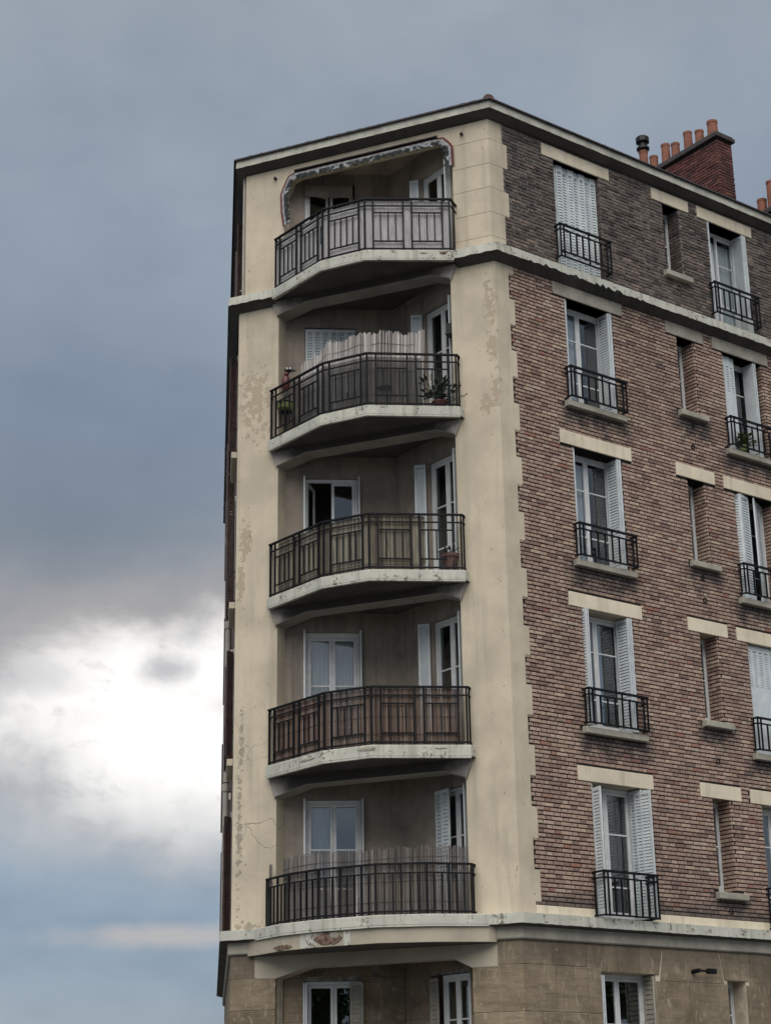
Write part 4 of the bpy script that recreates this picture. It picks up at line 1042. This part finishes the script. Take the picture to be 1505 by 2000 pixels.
def balcony_railing(f):
    o_ = OUT[f]; ins = 0.055; zt = {5: 11.58, 4: 8.60, 3: 5.71, 2: 2.80, 1: 0.0}[f] ; zb = ST[f]
    g_ = empty('balcony_railing', C(2.5, 0.8, zb), BLD)
    pts = [(o_[0][0] + (-0.03), o_[0][1] - ins), (o_[1][0] - 0.02, o_[1][1] - ins), (o_[2][0] + 0.015, o_[2][1] - ins), (o_[-1][0] + 0.05, o_[-1][1] - ins * 0.9)]
    if f == 1: pts = [(4.24, 0.14), (3.66, 0.52), (3.03, 0.76), (2.02, 0.85), (1.28, 0.60), (0.72, 0.17)]
    segs = [seg_frame(a, b) for a, b in zip(pts, pts[1:])]
    z2, z3, zlo, zbt = zt - 0.135, zt - 0.27, zb + 0.20, zb + 0.055
    if f == 1: z2 = zt - 0.14
    for i, (G, ln) in enumerate(segs):
        hbar(G, -0.01, ln + 0.01, zt, g_, 0.012, 0.022); hbar(G, 0, ln, z2, g_, 0.009); hbar(G, 0, ln, zbt, g_, 0.010)
        if f == 1:
            n = max(3, round(ln / 0.125))
            for k_ in range(n + (1 if i == len(segs) - 1 else 0)):
                t = ln * k_ / n; fu = k_ % 3 == 0
                post(G, t, zb, zt if fu else z2, g_, 0.011 if fu else 0.009)
            continue
        if i == 1: fr = [0.0, 0.15, 0.86, 1.0]; pan = [(0.15, 0.86, 4)]
        else:
            fr = [0.0, 0.096, 0.445, 0.544, 0.898, 0.985]; pan = [(0.096, 0.445, 3), (0.544, 0.898, 3)]
            if i == 0: fr = [1 - q for q in fr][::-1]; pan = [(1 - b, 1 - a, n) for a, b, n in pan]
        for q in fr: post(G, q * ln, zb, zt, g_, 0.0115)
        for a, b, n in pan:
            hbar(G, a * ln, b * ln, z3, g_, 0.009); hbar(G, a * ln, b * ln, zlo, g_, 0.009)
            for k_ in range(1, n + 1): post(G, (a + (b - a) * k_ / (n + 1)) * ln, zlo, z3, g_, 0.008)
    for (v, q), sgn in ((pts[0], 1), (pts[-1], -1)):
        back = S5 if f == 5 else 0.0
        K_ = sub(C, v, back, H); hbar(K_, -0.01, q - back, zt, g_, 0.012, 0.018); hbar(K_, -0.01, q - back, z2, g_, 0.009); hbar(K_, -0.01, q - back, zbt, g_, 0.009)
        post(K_, (q - back) * 0.45, zb, zt, g_, 0.009)
    return pts, zb, zt
RP = {f: balcony_railing(f) for f in (5, 4, 3, 2, 1)}

# ================================================================== ROOF
RO = empty('roof', Vector((0, 0, 13.46)), BLD)
ztop = 13.475
def rp(P, o, z): return Vector((P.x, P.y, z))
# shallow hipped planes, from the eaves inwards
eR0, eRc, eLc, eL0 = R(RF, 0.14, 0), MR * 0.14, PL + ML * 0.14, L(LF, 0.14, 0)
ins = 4.2; rise = 1.55
iR0, iL0 = R(RF, 0.14 - ins, 0), L(LF, 0.14 - ins, 0)
apex = (eRc + eLc) / 2 - nC * ins
m = MB()
lift = lambda P, h: Vector((P.x, P.y, ztop + h))
for thick in (0.0,):
    for quad in ((lift(eR0, 0), lift(eRc, 0), lift(apex, rise), lift(iR0, rise)), (lift(eL0, 0), lift(eLc, 0), lift(apex, rise), lift(iL0, rise))): m.quad(*quad)
    i = len(m.v); m.v += [lift(eRc, 0), lift(eLc, 0), lift(apex, rise)]; m.face((i, i + 1, i + 2))
m.quad(lift(iR0, rise), lift(apex, rise), lift(iL0, rise), (lift(iR0, rise) + lift(iL0, rise)) / 2 + Vector((0, 0.5, 0)))
for a, b in ((eR0, eRc), (eRc, eLc), (eLc, eL0)): m.quad(lift(a, 0), lift(b, 0), lift(b, -0.03), lift(a, -0.03))
obj('roof_plane', m, 'roof_tile', RO, fix=False)
# eave course of tiles, each a shallow barrel
tm = MB(); n = 6; hw = 0.095
for k in range(n + 1):
    th = math.pi * k / n; x = -hw * math.cos(th); h = 0.024 * math.sin(th)
    for (yy, zz_) in ((0.0, 0.0), (-0.37, 0.125)): tm.v += [Vector((x, yy, zz_ + h)), Vector((x, yy, zz_ + h - 0.016))]
for k in range(n):
    a = k * 4; b = a + 4
    for q in ((a, a + 2, b + 2, b), (a + 1, b + 1, b + 3, a + 3), (a, b, b + 1, a + 1), (a + 2, a + 3, b + 3, b + 2)): tm.face(q)
tme = bpy.data.meshes.new('eave_tile'); tme.from_pydata(tm.v, [], tm.f); tme.materials.append(MATS['roof_tile']); tme.update()
rt = random.Random(8)
def tiles(P0, P1, nrm):
    d = (P1 - P0); n = int(d.length / 0.2); d = d / n
    ang = math.atan2(nrm.y, nrm.x) - math.pi / 2
    for k in range(n):
        o = bpy.data.objects.new('eave_tile', tme); COL.objects.link(o); place(o, P0 + d * (k + 0.5) + Vector((0, 0, 13.468 + rt.uniform(-.004, .006))), RO)
        o.rotation_euler = (0, rt.uniform(-.03, .03), ang + rt.uniform(-.02, .02))
tiles(MR * 0.12, PL + ML * 0.12, nC); tiles(R(0, 0.12, 0), R(RF, 0.12, 0), nR); tiles(L(0, 0.12, 0), L(LF, 0.12, 0), nL)
for P in (MR * 0.10, PL + ML * 0.02 - nC * 0.0 - dC * 0.42):
    Q = Vector((P.x, P.y, 13.465)); d = (lift(apex, rise) - Vector((P.x, P.y, ztop))).normalized()
    m = MB(); n = 8
    for tt, rr in ((0, 0.10), (0.38, 0.085)):
        for k in range(n + 1):
            th = math.pi * k / n; a = ZV.cross(d).normalized(); m.v.append(Q + d * tt + a * rr * math.cos(th) + ZV * rr * math.sin(th) * 1.0)
    for k in range(n): m.face((k, k + 1, n + 1 + k + 1, n + 1 + k))
    m.face(range(n + 1)); obj('ridge_tile', m, 'terracotta_dull', RO, fix=False)

# ================================================================== CHIMNEY STACKS
def stack(u0, u1, off0, off1, ztop_, pots, name='chimney_stack'):
    P = lambda u, o, z: R(u, o, z)
    st = MB(); st.box(R, u0 + 0.012, u1 - 0.012, off1 + 0.012, off0 - 0.012, 13.5, ztop_ - 0.02)
    root = obj(name, st, 'mortar_dark', BLD)
    br = MB(); z = 13.9; i = 0
    while z < ztop_ - 0.16:
        for F, ln in ((lambda a, q, zz: R(u0 + a, off0 + q, zz), u1 - u0), (lambda a, q, zz: R(u0 - q, off0 - a, zz), off0 - off1), (lambda a, q, zz: R(u1 + q, off0 - a, zz), off0 - off1)):
            a = -0.11 if i % 2 else 0.0
            while a < ln:
                x, y = max(0.0, a), min(ln, a + 0.22)
                if y - x > 0.03: put_brick(br, F, x + 0.003, y - 0.003, z, 0.058, 0.0 + rb.uniform(-0.006, 0.003), -0.03)
                a += 0.23
        z += 0.07; i += 1
    obj('brick', br, 'brick_red', root, kind='stuff', fix=False)
    cp = MB(); cp.box(R, u0 - 0.06, u1 + 0.06, off1 - 0.06, off0 + 0.06, ztop_ - 0.14, ztop_ - 0.05); cp.box(R, u0 - 0.03, u1 + 0.03, off1 - 0.03, off0 + 0.03, ztop_ - 0.05, ztop_)
    obj('cap', cp, 'roof_tile', root, bevel=0.012)
    for uo, off, zt, rr, cowl in pots:
        c = R(u0 + uo, off, 0); b = ztop_ - 0.02; m = MB()
        m.lathe(c, [(rr * 1.1, b), (rr * 1.04, b + 0.1), (rr * 0.95, zt - 0.06), (rr * 1.02, zt - 0.05), (rr * 1.03, zt), (rr * 0.82, zt), (rr * 0.8, zt - 0.12)], 18)
        po = obj('chimney_pot', m, 'terracotta', root)
        if cowl:
            m = MB(); m.lathe(c, [(rr * 1.05, zt), (rr * 1.45, zt + 0.05), (rr * 1.45, zt + 0.09), (rr * 0.9, zt + 0.12), (rr * 0.9, zt + 0.2), (rr * 1.5, zt + 0.23), (rr * 1.5, zt + 0.34), (rr * 1.2, zt + 0.37), (0.01, zt + 0.38)], 18)
            obj('cowl', m, 'dark_metal', po)
    return root
stack(7.20, 7.66, -1.0, -3.75, 15.95, [(0.23, -1.28, 16.40, 0.115, 0), (0.23, -1.66, 16.36, 0.098, 0), (0.23, -1.99, 16.49, 0.098, 0), (0.23, -2.37, 16.40, 0.098, 0),
      (0.23, -2.66, 16.52, 0.098, 0), (0.23, -3.03, 16.40, 0.098, 0), (0.23, -3.33, 16.68, 0.10, 1)])
stack(9.62, 10.1, -1.6, -3.2, 15.25, [(0.22, -1.82, 16.0, 0.11, 0), (0.22, -2.12, 15.68, 0.11, 0)])

# ================================================================== LEFT STREET FRONT (seen edge on)
m = MB(); m.box(L, 0.30, LF, -0.3, -0.004, -0.78, 10.34); obj('side_wall', m, 'side_brick', BLD)
m = MB(); m.box(L, 0.30, LF, -0.4, S5 - 0.004, 10.5, 13.2); obj('side_wall', m, 'side_brick', BLD)
rl = random.Random(17)
for f in (5, 4, 3, 2, 1):
    s5 = S5 if f == 5 else 0.0; Fl = (lambda u, o, z, s5=s5: L(u, o + s5, z))
    for w0 in (1.3, 4.6, 8.2):
        w1_ = w0 + 1.1; zb = {1: -0.70, 2: 2.30, 3: 5.15, 4: 8.05, 5: 10.80}[f]; zt = LT[f] - HL
        m = MB(); m.box(Fl, w0, w1_, 0.0, 0.012, zb, zt); pl = obj('window', m, 'window_paint', BLD)
        m = MB(); m.box(Fl, w0 - 0.12, w1_ + 0.12, -0.1, 0.10, zb - 0.12, zb); obj('sill', m, 'cream_paint', pl, bevel=0.008)
        shutter(pl, Fl, w0 - 0.02, 0.02, H + 0.5 + rl.uniform(-.2, .3), 0.14, zb + 0.03, zt - rl.uniform(0.02, 0.1), mt='brown_shutter')
        shutter(pl, Fl, w1_ + 0.02, 0.02, H - 0.5 + rl.uniform(-.3, .2), 0.15, zb + 0.03, zt - 0.03, mt='brown_shutter')
        gd = MB()
        for zq in (zb + 0.06, zb + 0.5, zb + 0.6): gd.box(Fl, w0 - 0.03, w1_ + 0.03, 0.12, 0.14, zq - 0.01, zq + 0.01)
        for i in range(9): x = w0 - 0.02 + 1.14 * i / 8; gd.box(Fl, x - 0.008, x + 0.008, 0.122, 0.138, zb + 0.05, zb + 0.6)
        for x in (w0 - 0.02, w1_ + 0.02):
            for zq in (zb + 0.06, zb + 0.5, zb + 0.6): gd.box(Fl, x - 0.008, x + 0.008, 0.0, 0.12, zq - 0.008, zq + 0.008)
        obj('window_guard', gd, 'iron', BLD)
m = MB(); 
for z0, z1 in ((-0.75, 2.2), (2.25, 5.3), (5.35, 7.0)):
    m.bar(L(3.1, 0.10, z0), L(3.1, 0.10, z1), 0.055, 10); m.bar(L(3.1, 0.10, z1 - 0.12), L(3.1, 0.10, z1 + 0.02), 0.07, 10)
obj('drain_pipe', m, 'drain_paint', BLD)
m = MB(); m.bar(L(0.16, S5 + 0.03, 10.6), L(0.16, S5 + 0.03, 13.25), 0.028, 8); m.bar(L(0.16, S5, 10.85), L(0.16, S5 + 0.09, 10.85), 0.015, 6); obj('drain_pipe', m, 'drain_paint', BLD)
# back and party walls closing the block
m = MB()
pR, pL = R(RF, -0.012, 0), L(LF, -0.012, 0); bR, bL = R(RF, -9, 0), L(LF, -9, 0)
for a, b in ((pR, bR), (pL, bL)): m.quad(Vector((a.x, a.y, GROUND)), Vector((b.x, b.y, GROUND)), Vector((b.x, b.y, 13.6)), Vector((a.x, a.y, 13.6)))
obj('party_wall', m, 'loggia_render', BLD, fix=False)

# ================================================================== THINGS ON THE BALCONIES
def curtain(F, u0, u1, off, z0, z1, mt, label, waves=7, amp=0.018, flare=0.0, cut=None):
    m = MB(); n = waves * 6; rows = 5
    for j in range(rows + 1):
        t = j / rows; z = z1 + (z0 - z1) * t
        for i in range(n + 1):
            q = i / n; u = u0 + (u1 - u0) * q * (1 + flare * t)
            m.v.append(F(u, off + amp * math.sin(q * waves * 2 * math.pi + 0.7 * math.sin(q * 9)) * (0.6 + 0.4 * t), z))
    for j in range(rows):
        for i in range(n): a = j * (n + 1) + i; m.face((a, a + 1, a + n + 2, a + n + 1))
    return obj('curtain', m, mt, None, label, 'curtain', 'curtains behind the windows', fix=False, smooth=True)
curtain(W1, 0.40, 0.80, -0.15, 1.9, 4.10, 'net_white', 'white net curtain in the left half of the window above the reddish reed screen', 5)
curtain(W1, 0.80, 1.20, -0.14, 1.9, 4.10, 'net_white', 'white pleated curtain in the right half of the window above the reddish reed screen', 7)
curtain(W1, 0.40, 0.74, -0.15, -0.7, 1.25, 'net_grey', 'grey net curtain in the left half of the window above the tall grey reed screen', 6)
curtain(W1, 0.84, 1.19, -0.15, 4.8, 6.28, 'net_white', 'short white curtain low in the right pane behind the straw coloured screen', 4)
F5w = lambda u, o, z: R(u, o + S5, z)
curtain(F5w, 5.95, 6.68, -0.40, 10.8, 12.75, 'net_white', 'white pleated curtain behind the half open sash of the top floor right-hand window', 7)
curtain(R, 1.66, 2.22, -0.40, 8.1, 9.98, 'net_white', 'grey net curtain behind the left leaf of the window under the damaged grey lintel', 6)
curtain(R, 1.66, 2.22, -0.40, 5.2, 7.08, 'net_white', 'grey net curtain in the third window down of the column nearest the corner', 6)
curtain(R, 2.14, 2.38, -0.40, 2.35, 4.2, 'net_blue', 'narrow blue curtain behind the second floor window with louvred shutters in the reveal', 4)
curtain(R, 6.02, 6.28, -0.40, 8.1, 9.98, 'net_white', 'grey curtain behind the window with the green plant on its sill', 4)

def path_points(f, inset, step=0.02):
    """points along the railing line, moved towards the house"""
    pts, zb, zt = RP[f]; o_ = []
    for (a, b) in zip(pts, pts[1:]):
        G, ln = seg_frame(a, b); n = max(2, int(ln / step))
        for i in range(n): o_.append((G, ln * i / n))
    return [(G(t, -inset, 0), G, t) for G, t in o_], zb, zt
def sub_path(P, a, b): n = len(P); return P[int(n * a):int(n * b)]

# fifth floor: pale cloth screen
P, zb, zt = path_points(5, 0.045, 0.03); rq = random.Random(31)
def cloth_screen(P, zb, zt, name, label, mt, tear=None):
    m = MB(); rows = 8; k0 = len(P)
    for i, (p, G, t) in enumerate(P):
        n = (G(0, 1, 0) - G(0, 0, 0))
        for j in range(rows + 1):
            z = zb + 0.03 + (zt - zb - 0.05) * j / rows; d = 0.008 * math.sin(i * 0.55) * math.sin(j * 1.1) + rq.uniform(-.002, .002)
            q = Vector((p.x, p.y, 0)) + n * d
            m.v += [Vector((q.x, q.y, z)), Vector((q.x, q.y, z)) - n * 0.006]
    st = (rows + 1) * 2
    for i in range(k0 - 1):
        for j in range(rows):
            if tear and tear(i / k0, j / rows): continue
            a = i * st + j * 2; b = a + st
            m.face((a, b, b + 2, a + 2)); m.face((a + 1, a + 3, b + 3, b + 1))
    return obj(name, m, mt, None, label, 'screen', 'privacy screens on the balcony railings', fix=False)
cloth_screen(P, zb, zt, 'privacy_screen', 'pale lilac grey boarded cloth screen inside the topmost balcony railing', 'screen_cloth', lambda a, j: 0.335 < a < 0.352 and 0.3 < j < 0.72)

def reed_screen(P, zb, topf, mt, label, w0=0.012, w1_=0.02, lean=0.0, jz=0.03, skip=0.0, wires=(0.2, 0.5, 0.85), thick=0.010, jd=0.004):
    root = empty('reed_screen', Vector((P[0][0].x, P[0][0].y, zb)), None, label, 'screen', 'privacy screens on the balcony railings')
    m = MB(); rr = random.Random(len(label)); L_ = len(P)
    d_prev = None; s = 0.0
    for i in range(L_ - 1):
        p, G, t = P[i]; p2 = P[i + 1][0]; seg = (p2 - p); ln = seg.length
        if ln > 0.3 or ln < 1e-5: continue
        d = seg / ln; n = Vector((d.y, -d.x, 0)); x = 0
        q = i / (L_ - 1)
        while x < ln - 1e-4:
            wd = rr.uniform(w0, w1_); wd = min(wd, ln - x) if ln - x > w0 * 0.5 else ln - x
            if rr.random() > skip:
                zt_ = topf(q) + rr.uniform(-jz, jz); a = p + d * x; b = p + d * (x + wd * 0.95); tl = rr.uniform(-0.4, 0.4) * jz + lean; o = n * rr.uniform(-jd, jd)
                m.tone = rr.random()
                A0, B0_ = Vector((a.x, a.y, zb + 0.02)) + o, Vector((b.x, b.y, zb + 0.02)) + o
                A1_, B1_ = Vector((a.x, a.y, zt_)) + d * tl + o, Vector((b.x, b.y, zt_ + rr.uniform(-.008, .008))) + d * tl + o
                th = n * thick * 0.5
                mid = (A0 + B0_) / 2 + th * 1.4; midt = (A1_ + B1_) / 2 + th * 1.4
                i0 = len(m.v); m.v += [A0, mid, B0_, (A0 + B0_) / 2 - th, A1_, midt, B1_, (A1_ + B1_) / 2 - th]
                for f_ in ((0, 1, 5, 4), (1, 2, 6, 5), (2, 3, 7, 6), (3, 0, 4, 7), (4, 5, 6, 7)): m.face([i0 + k for k in f_])
            x += wd
    obj('reed', m, mt, root, kind='stuff', fix=False)
    wm = MB()
    for wf in wires:
        for i in range(0, L_ - 6, 5):
            a, b = P[i][0], P[i + 5][0]
            if (a - b).length > 0.6: continue
            z = zb + (topf(i / L_) - zb) * wf; za = zb + (topf((i + 5) / L_) - zb) * wf; n = P[i][1](0, 1, 0) - P[i][1](0, 0, 0)
            wm.bar(Vector((a.x, a.y, z)) + n * 0.011, Vector((b.x, b.y, za)) + n * 0.011, 0.003, 4)
    if wm.v: wm_o = obj('binding_wire', wm, 'soil', root, kind='stuff')
    return root
# fourth floor: tall pale reed screen standing behind the railing, higher to the right
P, zb, zt = path_points(4, 0.17, 0.03)
def top4(q):
    if q < 0.20: return 8.90 + 0.25 * q + 0.02 * math.sin(q * 60)
    if q < 0.27: return 8.95 + (q - 0.20) * 1.3
    return 9.04 + (q - 0.27) * 0.06 + 0.03 * math.sin(q * 27) + 0.015 * math.sin(q * 71)
reed_screen(sub_path(P, 0.17, 0.865), zb, top4, 'reed_pale', 'tall pale ragged reed screen rising above the second balcony railing from the top', 0.012, 0.026, 0.04, 0.03, 0.03)
Pn, zb, zt = path_points(4, 0.05, 0.03)
cloth_screen(sub_path(Pn, 0.15, 0.86), zb, zt - 0.02, 'netting', 'dark see-through netting tied behind the second balcony railing from the top', 'dark_net')
tb = empty('garden_table', C(2.15, 0.30, 7.632), None, 'low dark folding table standing behind the railing in front of the pale ragged screen', 'table')
m = MB(); m.box(C, 1.75, 2.6, 0.40, 0.62, 8.02, 8.05); obj('tabletop', m, 'dark_metal', tb)
for v, q in ((1.8, 0.43), (2.55, 0.43), (1.8, 0.59), (2.55, 0.59)):
    m = MB(); m.bar(C(v, q, 7.632), C(v, q, 8.02), 0.012, 6); obj('leg', m, 'dark_metal', tb)
# third floor: straw coloured split cane
P, zb, zt = path_points(3, 0.04, 0.03)
reed_screen(sub_path(P, 0.06, 0.86), zb, lambda q: zt - 0.02, 'cane_straw', 'straw coloured cane screen with dark stains inside the middle balcony railing', 0.05, 0.11, 0, 0.006, 0.0, (0.12, 0.9), 0.008, 0.002)
# second floor: reddish reeds
P, zb, zt = path_points(2, 0.04, 0.03)
reed_screen(sub_path(P, 0.03, 0.985), zb, lambda q: zt - 0.015, 'reed_red', 'reddish brown reed screen behind the railing of the balcony with the chipped edge', 0.007, 0.014, 0, 0.012, 0.0)
# first floor: grey reeds taller than the railing
P, zb, zt = path_points(1, 0.05, 0.03)
reed_screen(sub_path(P, 0.12, 1.0), zb, lambda q: 0.25 + 0.02 * math.sin(q * 9), 'reed_grey', 'grey weathered reed screen taller than the railing of the lowest balcony', 0.006, 0.013, 0.0, 0.03, 0.05)
reed_screen(sub_path(P, 0.0, 0.035), zb, lambda q: 0.23, 'reed_grey', 'narrow leftover strip of grey reeds at the left end of the lowest balcony railing', 0.009, 0.016, 0.0, 0.02, 0.02)

# awning valance round the top opening
AW = empty('awning', C(2.4, S5, 12.5), None, 'red edged awning valance with grey flowered fringe round the top floor opening', 'awning')
edge = [(4.075, 11.95), (4.12, 12.25), (4.135, 12.62), (4.05, 12.83), (3.98, 12.955), (3.84, 13.01), (1.07, 13.01), (0.90, 12.985), (0.80, 12.87), (0.745, 12.78), (0.735, 12.40)]
def resample(p, step):
    o_ = []
    for a, b in zip(p, p[1:]):
        ln = math.hypot(b[0] - a[0], b[1] - a[1]); n = max(1, int(ln / step))
        for i in range(n): o_.append((a[0] + (b[0] - a[0]) * i / n, a[1] + (b[1] - a[1]) * i / n))
    return o_ + [p[-1]]
e_ = resample(edge, 0.04); cx, cz = 2.44, 11.9
def strip(e, w_in, w_out, off, mt, name, parent, wav=0.0, amp=0.0):
    m = MB(); n = len(e); rr = random.Random(9)
    for i, (u, z) in enumerate(e):
        a = e[max(0, i - 1)]; b = e[min(n - 1, i + 1)]; tx, tz = b[0] - a[0], b[1] - a[1]; l = math.hypot(tx, tz) or 1; nx, nz_ = -tz / l, tx / l
        if nx * (cx - u) + nz_ * (cz - z) < 0: nx, nz_ = -nx, -nz_
        wi = w_in + wav * abs(math.sin(i * 0.62)) + rr.uniform(0, wav * 0.3)
        for k in range(4):
            t = -w_out + (wi + w_out) * k / 3; d = off + (amp * math.sin(i * 1.3 + k) * k / 3)
            m.v += [C(u + nx * t, d, z + nz_ * t), C(u + nx * t, d - 0.008, z + nz_ * t)]
    for i in range(n - 1):
        for k in range(3):
            a = i * 8 + k * 2; b = a + 8; m.face((a, b, b + 2, a + 2)); m.face((a + 1, a + 3, b + 3, b + 1))
    return obj(name, m, mt, parent, fix=False)
strip(e_, 0.02, 0.030, S5 + 0.035, 'red_fabric', 'red_edge', AW)
e2 = resample(edge, 0.03)
strip(e2, 0.068, -0.010, S5 + 0.048, 'valance_cloth', 'valance', AW, 0.012, 0.008)
strip(e2, 0.098, -0.055, S5 + 0.056, 'floral_cloth', 'fringe', AW, 0.05, 0.010)
m = MB(); m.bar(C(3.86, S5 + 0.06, 13.045), C(1.0, S5 + 0.06, 13.045), 0.022, 8); obj('roller_tube', m, 'dark_metal', AW)

# plants, pots and the bird figure
def leaves(mb, c, n, spread, size, seed):
    rr = random.Random(seed)
    for i in range(n):
        a = rr.uniform(0, 2 * math.pi); e = rr.uniform(0.1, 1.3); r_ = spread * rr.uniform(0.25, 1.0)
        d = Vector((math.cos(a) * math.cos(e), math.sin(a) * math.cos(e), math.sin(e)))
        p = Vector(c) + d * r_; s_ = size * rr.uniform(0.6, 1.2); sd_ = d.cross(ZV).normalized() if abs(d.z) < 0.98 else Vector((1, 0, 0))
        q = d + Vector((0, 0, rr.uniform(-0.6, 0.2))); q.normalize(); up_ = sd_.cross(q) * s_ * 0.12
        mb.v += [p - q * s_ * 0.5, p + sd_ * s_ * 0.27 + up_, p + q * s_ * 0.5, p - sd_ * s_ * 0.27 + up_]
        k = len(mb.v); mb.face((k - 4, k - 3, k - 2, k - 1)); mb.bar(Vector(c), p - q * s_ * 0.5, 0.003, 3)
def potted(name, label, c, r_, h, mt, leaf_mt, n, spread, size, seed, group=None):
    root = empty(name, Vector(c), None, label, 'plant', group)
    m = MB(); m.lathe(c, [(r_ * 0.72, 0), (r_ * 0.95, h * 0.8), (r_ * 1.06, h * 0.82), (r_ * 1.06, h), (r_ * 0.92, h), (r_ * 0.88, h * 0.88)], 16); obj('pot', m, mt, root)
    if n:
        m = MB(); leaves(m, Vector(c) + Vector((0, 0, h)), n, spread, size, seed); obj('foliage', m, leaf_mt, root, fix=False)
    return root
potted('potted_plant', 'bright green leafy plant on the sill of the window beside the narrow one', R(5.98, 0.03, 8.08), 0.08, 0.10, 'lime_plastic', 'leaf', 90, 0.26, 0.13, 1)
potted('potted_plant', 'dark leafy plant standing behind the right end of the second railing from the top', C(1.02, 0.15, 7.635), 0.13, 0.14, 'red_plastic', 'leaf_dark', 110, 0.50, 0.13, 2)
potted('flower_pot', 'large terracotta pot at the right end of the middle balcony', C(0.93, 0.12, 4.745), 0.14, 0.30, 'terracotta_dull', 'leaf_dark', 10, 0.2, 0.1, 3)
bw = empty('bowl', C(4.0, 0.02, 8.17), None, 'yellow green bowl on a stand by the left end of the second railing', 'bowl')
m = MB(); m.lathe(C(4.0, 0.02, 0), [(0.05, 8.17), (0.14, 8.23), (0.16, 8.31), (0.145, 8.31), (0.1, 8.24)], 16); obj('bowl_shell', m, 'lime_plastic', bw)
m = MB(); m.lathe(C(4.0, 0.02, 0), [(0.14, 7.635), (0.03, 7.67), (0.03, 8.14), (0.12, 8.168)], 12); obj('stand', m, 'dark_metal', bw)
bc = C(4.045, -0.10, 8.60)
bd = empty('bird_figure', bc, None, 'small red bird figure with black and white head above a railing end', 'ornament')
m = MB(); m.ball(bc + Vector((0, 0, 0.19)), 0.09, 0.85, 0.85, 1.75); m.bar(bc + Vector((0, 0, 0.33)), bc + Vector((0.02, -0.01, 0.40)), 0.045, 8, 0.04); obj('body', m, 'red_plastic', bd, smooth=True)
hd = bc + Vector((0.03, -0.01, 0.43))
m = MB(); m.ball(hd, 0.062); m.bar(hd + Vector((0.03, -0.03, -0.005)), hd + Vector((0.15, -0.05, -0.035)), 0.036, 8, 0.006); h_ = obj('head', m, 'black_plastic', bd, smooth=True)
for sx in (-0.012, 0.045):
    m = MB(); m.ball(hd + Vector((sx, -0.052, 0.014)), 0.022); e = obj('eye', m, 'white_plastic', h_, smooth=True)
m = MB()
for sx in (-0.03, 0.03): m.bar(bc + Vector((sx, 0, -0.2)), bc + Vector((sx, 0, 0.06)), 0.009, 6)
obj('leg', m, 'black_plastic', bd)
# stool the figure stands on
stl = MB(); stl.lathe(Vector((bc.x, bc.y, 0)), [(0.13, 8.36), (0.14, 8.40), (0.02, 8.405)], 14)
so = empty('plant_stand', Vector((bc.x, bc.y, 7.635)), None, 'slim dark plant stand carrying the red bird figure at the left end of a balcony', 'stand')
obj('top', stl, 'dark_metal', so)
for a in (0.3, 2.4, 4.5):
    m = MB(); m.bar(Vector((bc.x + 0.14 * math.cos(a), bc.y + 0.14 * math.sin(a), 7.632)), Vector((bc.x + 0.1 * math.cos(a), bc.y + 0.1 * math.sin(a), 8.365)), 0.010, 6); obj('leg', m, 'dark_metal', so)

# ================================================================== STREET TREES across the road (they show only as reflections in the window glass)
def street_tree(loc, hgt, cr, label, seed):
    rr = random.Random(seed); root = empty('street_tree', Vector(loc), None, label, 'tree', 'street trees across the road')
    b = Vector(loc); th = hgt * 0.42; m = MB(); tips = []
    pts = [b, b + Vector((0.1, 0.05, th * 0.5)), b + Vector((0.0, 0.15, th))]
    m.bar(pts[0], pts[1], 0.24, 8, 0.19); m.bar(pts[1], pts[2], 0.19, 8, 0.15)
    for i in range(9):
        a = i * 2.4 + rr.uniform(-.3, .3); e = rr.uniform(0.5, 1.35); ln = cr * rr.uniform(0.7, 1.0)
        d = Vector((math.cos(a) * math.cos(e), math.sin(a) * math.cos(e), math.sin(e))); p = pts[2] - Vector((0, 0, rr.uniform(0, th * 0.2))); q = p + d * ln * 0.6
        m.bar(p, q, 0.09, 6, 0.05); m.bar(q, q + (d + Vector((0, 0, 0.3))).normalized() * ln * 0.6, 0.05, 5, 0.015)
        tips += [q, q + d * ln * 0.4, q + (d + Vector((0, 0, 0.3))).normalized() * ln * 0.6]
    obj('trunk', m, 'bark', root)
    lf = MB(); c = b + Vector((0, 0, hgt * 0.64))
    cl = [t + Vector((rr.uniform(-.6, .6), rr.uniform(-.6, .6), rr.uniform(-.4, .6))) for t in tips for _ in range(3)]
    for t in cl:
        r_ = rr.uniform(0.45, 0.95)
        for _ in range(70):
            d = Vector((rr.gauss(0, 1), rr.gauss(0, 1), rr.gauss(0, 0.8))).normalized() * r_ * rr.uniform(0.3, 1.0); p = t + d
            u = Vector((rr.uniform(-1, 1), rr.uniform(-1, 1), rr.uniform(-.6, .6))).normalized(); v_ = u.orthogonal().normalized(); sz = rr.uniform(0.08, 0.16)
            i = len(lf.v); lf.v += [p - u * sz, p + v_ * sz * 0.5, p + u * sz, p - v_ * sz * 0.5]; lf.face((i, i + 1, i + 2, i + 3))
    obj('crown', lf, 'leaf', root, kind='stuff', fix=False)
plain('bark', (0.07, 0.055, 0.045), 0.9, 0, 0.3, 8, 0.01)
street_tree((1.0, -32.0, GROUND), 11.6, 3.3, 'broad street tree across the road, reflected in the lowest balcony window', 41)
street_tree((-7.5, -35.0, GROUND), 9.8, 2.9, 'smaller street tree across the road from the cream corner front', 42)
street_tree((30.0, -3.2, GROUND), 10.8, 3.2, 'street tree facing the brick front across the side street', 43)
